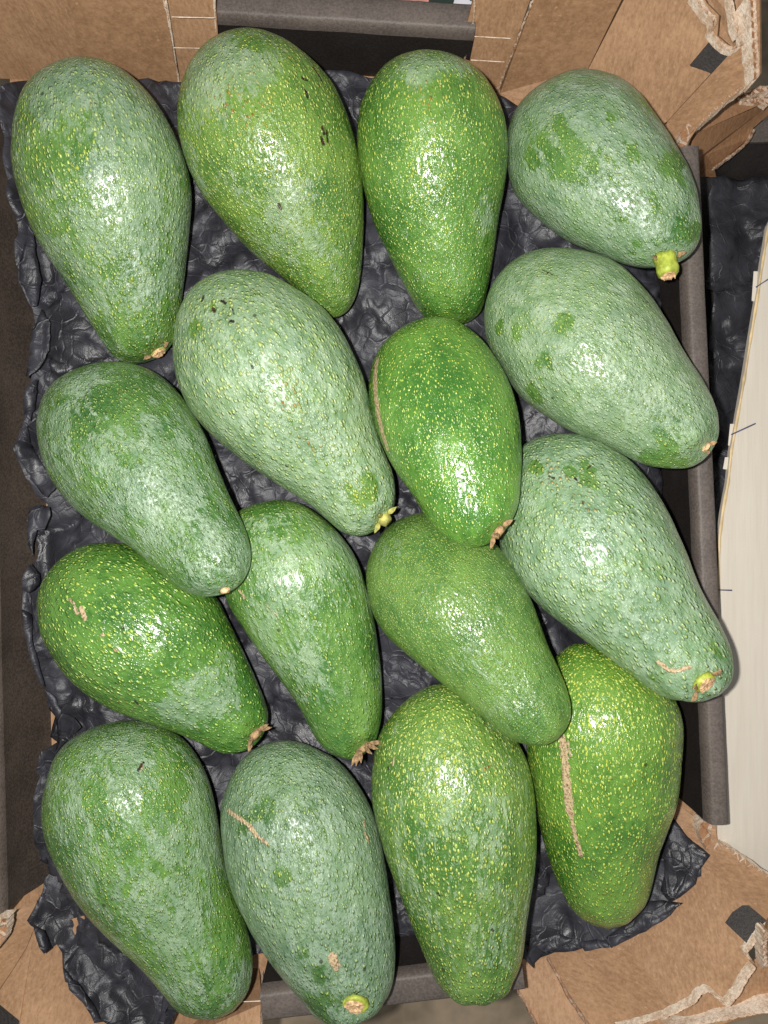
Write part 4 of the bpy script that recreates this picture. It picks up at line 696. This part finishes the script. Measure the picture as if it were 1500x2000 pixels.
fold([(57,463),(69,457),(74,505),(81,547),(73,597),(64,600),(52,575),(36,546),(38,520)], 61)
fold([(81,603),(97,631),(96,685),(84,708),(69,726),(56,738),(48,733),(57,690),(61,645),(70,630)], 62)
fold([(69,739),(66,780),(60,823),(50,815),(42,790),(45,758)], 63, .004)
fold([(52,830),(60,866),(76,898),(98,936),(110,952),(93,972),(74,958),(58,935),(28,892),(25,868),(44,850)], 64)
fold([(74,985),(98,990),(100,1008),(87,1036),(72,1035),(66,1060),(64,1088),(55,1060),(52,1020),(56,996)], 65)
fold([(48,1118),(62,1100),(78,1120),(80,1142),(58,1158),(44,1150)], 66, .004)
fold([(84,1345),(104,1360),(118,1395),(132,1398),(152,1409),(159,1420),(140,1437),(122,1455),(102,1484),(112,1440),(106,1400),(92,1370)], 67)
fold([(42,1190),(60,1200),(62,1250),(74,1300),(84,1345),(72,1335),(58,1290),(46,1240)], 68, .004)
# folded lip and flap at the front left
crumpled('torn_flap', [(118,1900),(128,1912),(150,1940),(176,1985),(186,2010),(168,2012),(150,1975),(124,1950)], lambda x,y: fBL(x,y)+.016, M_PAPER, liner_o, 71, .0022, 1, 9, .3)
crumpled('torn_flap', [(60,1812),(84,1820),(97,1856),(80,1871),(70,1858)], lambda x,y: fBL(x,y)+.017, M_PAPER, liner_o, 72, .0022, 1, 9, .3)
crumpled('torn_flap', [(1040,1838),(1090,1822),(1130,1842),(1186,1842),(1198,1859),(1145,1864),(1128,1836),(1060,1862),(1040,1884),(1030,1866)], lambda x,y: fBR(x,y)+.0125, M_PAPER, liner_o, 73, .0022, 1, 9, .3)

crumpled('torn_flap', [(1262,1765),(1300,1764),(1338,1770),(1312,1789),(1266,1810),(1232,1834),(1200,1852),(1184,1832),(1225,1800)], lambda x,y: fBR(x,y)+.0125, M_PAPER, liner_o, 74, .0022, 1, 12, .3)
crumpled('torn_flap', [(1315,1600),(1345,1638),(1394,1679),(1374,1714),(1345,1744),(1310,1764),(1290,1740),(1300,1680),(1300,1620)], lambda x,y: fBR(x,y)+.0125, M_PAPER, liner_o, 75, .0022, 1, 14, .5)
# ---------------------------------------------------------------- neighbours and background
g = 2.0
gr = link('floor', mesh('floor', [(-g,-g,-.16),(g,-g,-.16),(g,g,-.16),(-g,g,-.16)], [(0,1,2,3)]), M_CONC); tag(gr, kind='structure')
nt = empty('neighbour_tray', (.22, .1, -.05)); nt.location = (0,0,0)
tag(nt, 'second cardboard tray at the right edge, mostly hidden, with brown corner and black wall', 'tray')
panel('corner_board', [(1335,330,-.02),(1360,260,-.006),(1442,188,-.006),(1500,196,-.006),(1560,170,-.006),(1560,160,-.02),(1500,207,-.020),(1379,302,-.026),(1384,345,-.045),(1350,345,-.045)], M_KRAFT_D, nt, .002)
panel('corner_board', [(1379,302,-.026),(1500,207,-.020),(1530,185,-.018),(1530,210,-.024),(1500,225,-.024),(1471,250,-.026),(1460,272,-.028),(1425,302,-.032),(1394,324,-.034),(1399,346,-.046),(1384,346,-.045)], M_KRAFT_D, nt, .002)
torn('torn_edge', [(1393,325,-.033),(1425,303,-.031),(1459,274,-.027),(1470,252,-.025)], nt, .0012, .003, .0006, .004, 81)
torn('torn_edge', [(1440,186,-.004),(1460,178,-.004),(1483,171,-.004),(1510,166,-.004)], nt, .0030, .006, .0012, .005, 82)
torn('torn_edge', [(1446,192,-.005),(1470,196,-.005),(1484,186,-.005),(1504,198,-.005)], nt, .0024, .004, .0012, .005, 83)
panel('wall_panel', [(1394,350,-.062),(1560,350,-.062),(1560,272,-.040),(1440,276,-.040)], M_BLACK, nt, .002)
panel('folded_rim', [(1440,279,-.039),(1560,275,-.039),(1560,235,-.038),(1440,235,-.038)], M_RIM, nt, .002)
panel('tray_base', [(1300,330,-.068),(1700,330,-.068),(1700,1750,-.068),(1300,1750,-.068)], M_TAPE, nt, .003)
nl = tag(crumpled('paper_liner', [(1384,342),(1520,346),(1520,900),(1470,1120),(1400,1120),(1392,1000),(1388,700)], lambda x,y: -.056, M_PAPER2, None, 91, .0032, 1, 14, 1.2),
    'crinkled black paper lining the neighbouring tray beyond the right wall', 'paper liner')
wb = empty('wooden_board', (0,0,0)); tag(wb, 'pale smooth wooden board lying along the right side with blue pen strokes', 'board')
BE = [(1530,380),(1500,440),(1488,512),(1478,580),(1468,640),(1452,740),(1438,820),(1427,880),(1421,940),(1410,1000),(1404,1050),(1402,1120),(1401,1400),(1401,1700),(1700,1900),(1700,380)]
b_top = panel('board_face', [(x, y, .013) for x, y in BE], M_WOOD, wb, .003)
P = [(x+2, y, .0131) for x, y in BE[:13]]
ribbon('raw_edge', P, .0014, M_WOODEDGE, wb, .0003)
for (a, b) in (((1428,849),(1476,827)), ((1476,561),(1512,538)), ((1398,1152),(1430,1153))):
    ribbon('pen_stroke', [(a[0],a[1],.0137),(b[0],b[1],.0137)], .0006, M_INK, wb, .0001)
for (x, y, l_) in ((1482,560,60),(1436,850,44),(1426,905,24)):
    panel('splinter', [(x-10,y-l_*.5,.0105),(x-2,y-l_*.5,.0115),(x-6,y+l_*.5,.0115),(x-14,y+l_*.45,.0105)], M_WOOD, wb, .002)
# bits seen beyond the back wall
cd = tag(panel('price_card', [(884,12,.0),(930,16,.0),(945,-60,.0),(905,-60,.0)], plain('white_card', (225,224,230), .5, .03), None, .0008), 'corner of a white printed card behind the back wall', 'card')
tx = bpy.data.curves.new('lettering', 'FONT'); tx.body = '8C'; tx.size = .0052; tx.extrude = .00005
to = bpy.data.objects.new('lettering', tx); scene.collection.objects.link(to); to.parent = cd; bpy.context.view_layer.update()
lm = bpy.data.meshes.new_from_object(to); bpy.data.objects.remove(to)
to = link('lettering', lm, M_TAPE, cd); to.location = at(916, 2, .0013)
tag(panel('green_label', [(838,11,-.004),(884,14,-.004),(898,-60,-.004),(850,-60,-.004)], plain('dark_green_print', (44,62,52), .5), None, .001), 'dark green strip beside the white card behind the back wall', 'label')
tag(panel('pink_package', [(700,5,-.004),(836,10,-.004),(846,-60,-.004),(690,-60,-.004)], plain('pink_print', (196,140,128), .45, .25, 40), None, .006), 'pinkish printed package peeking over the back wall', 'package')
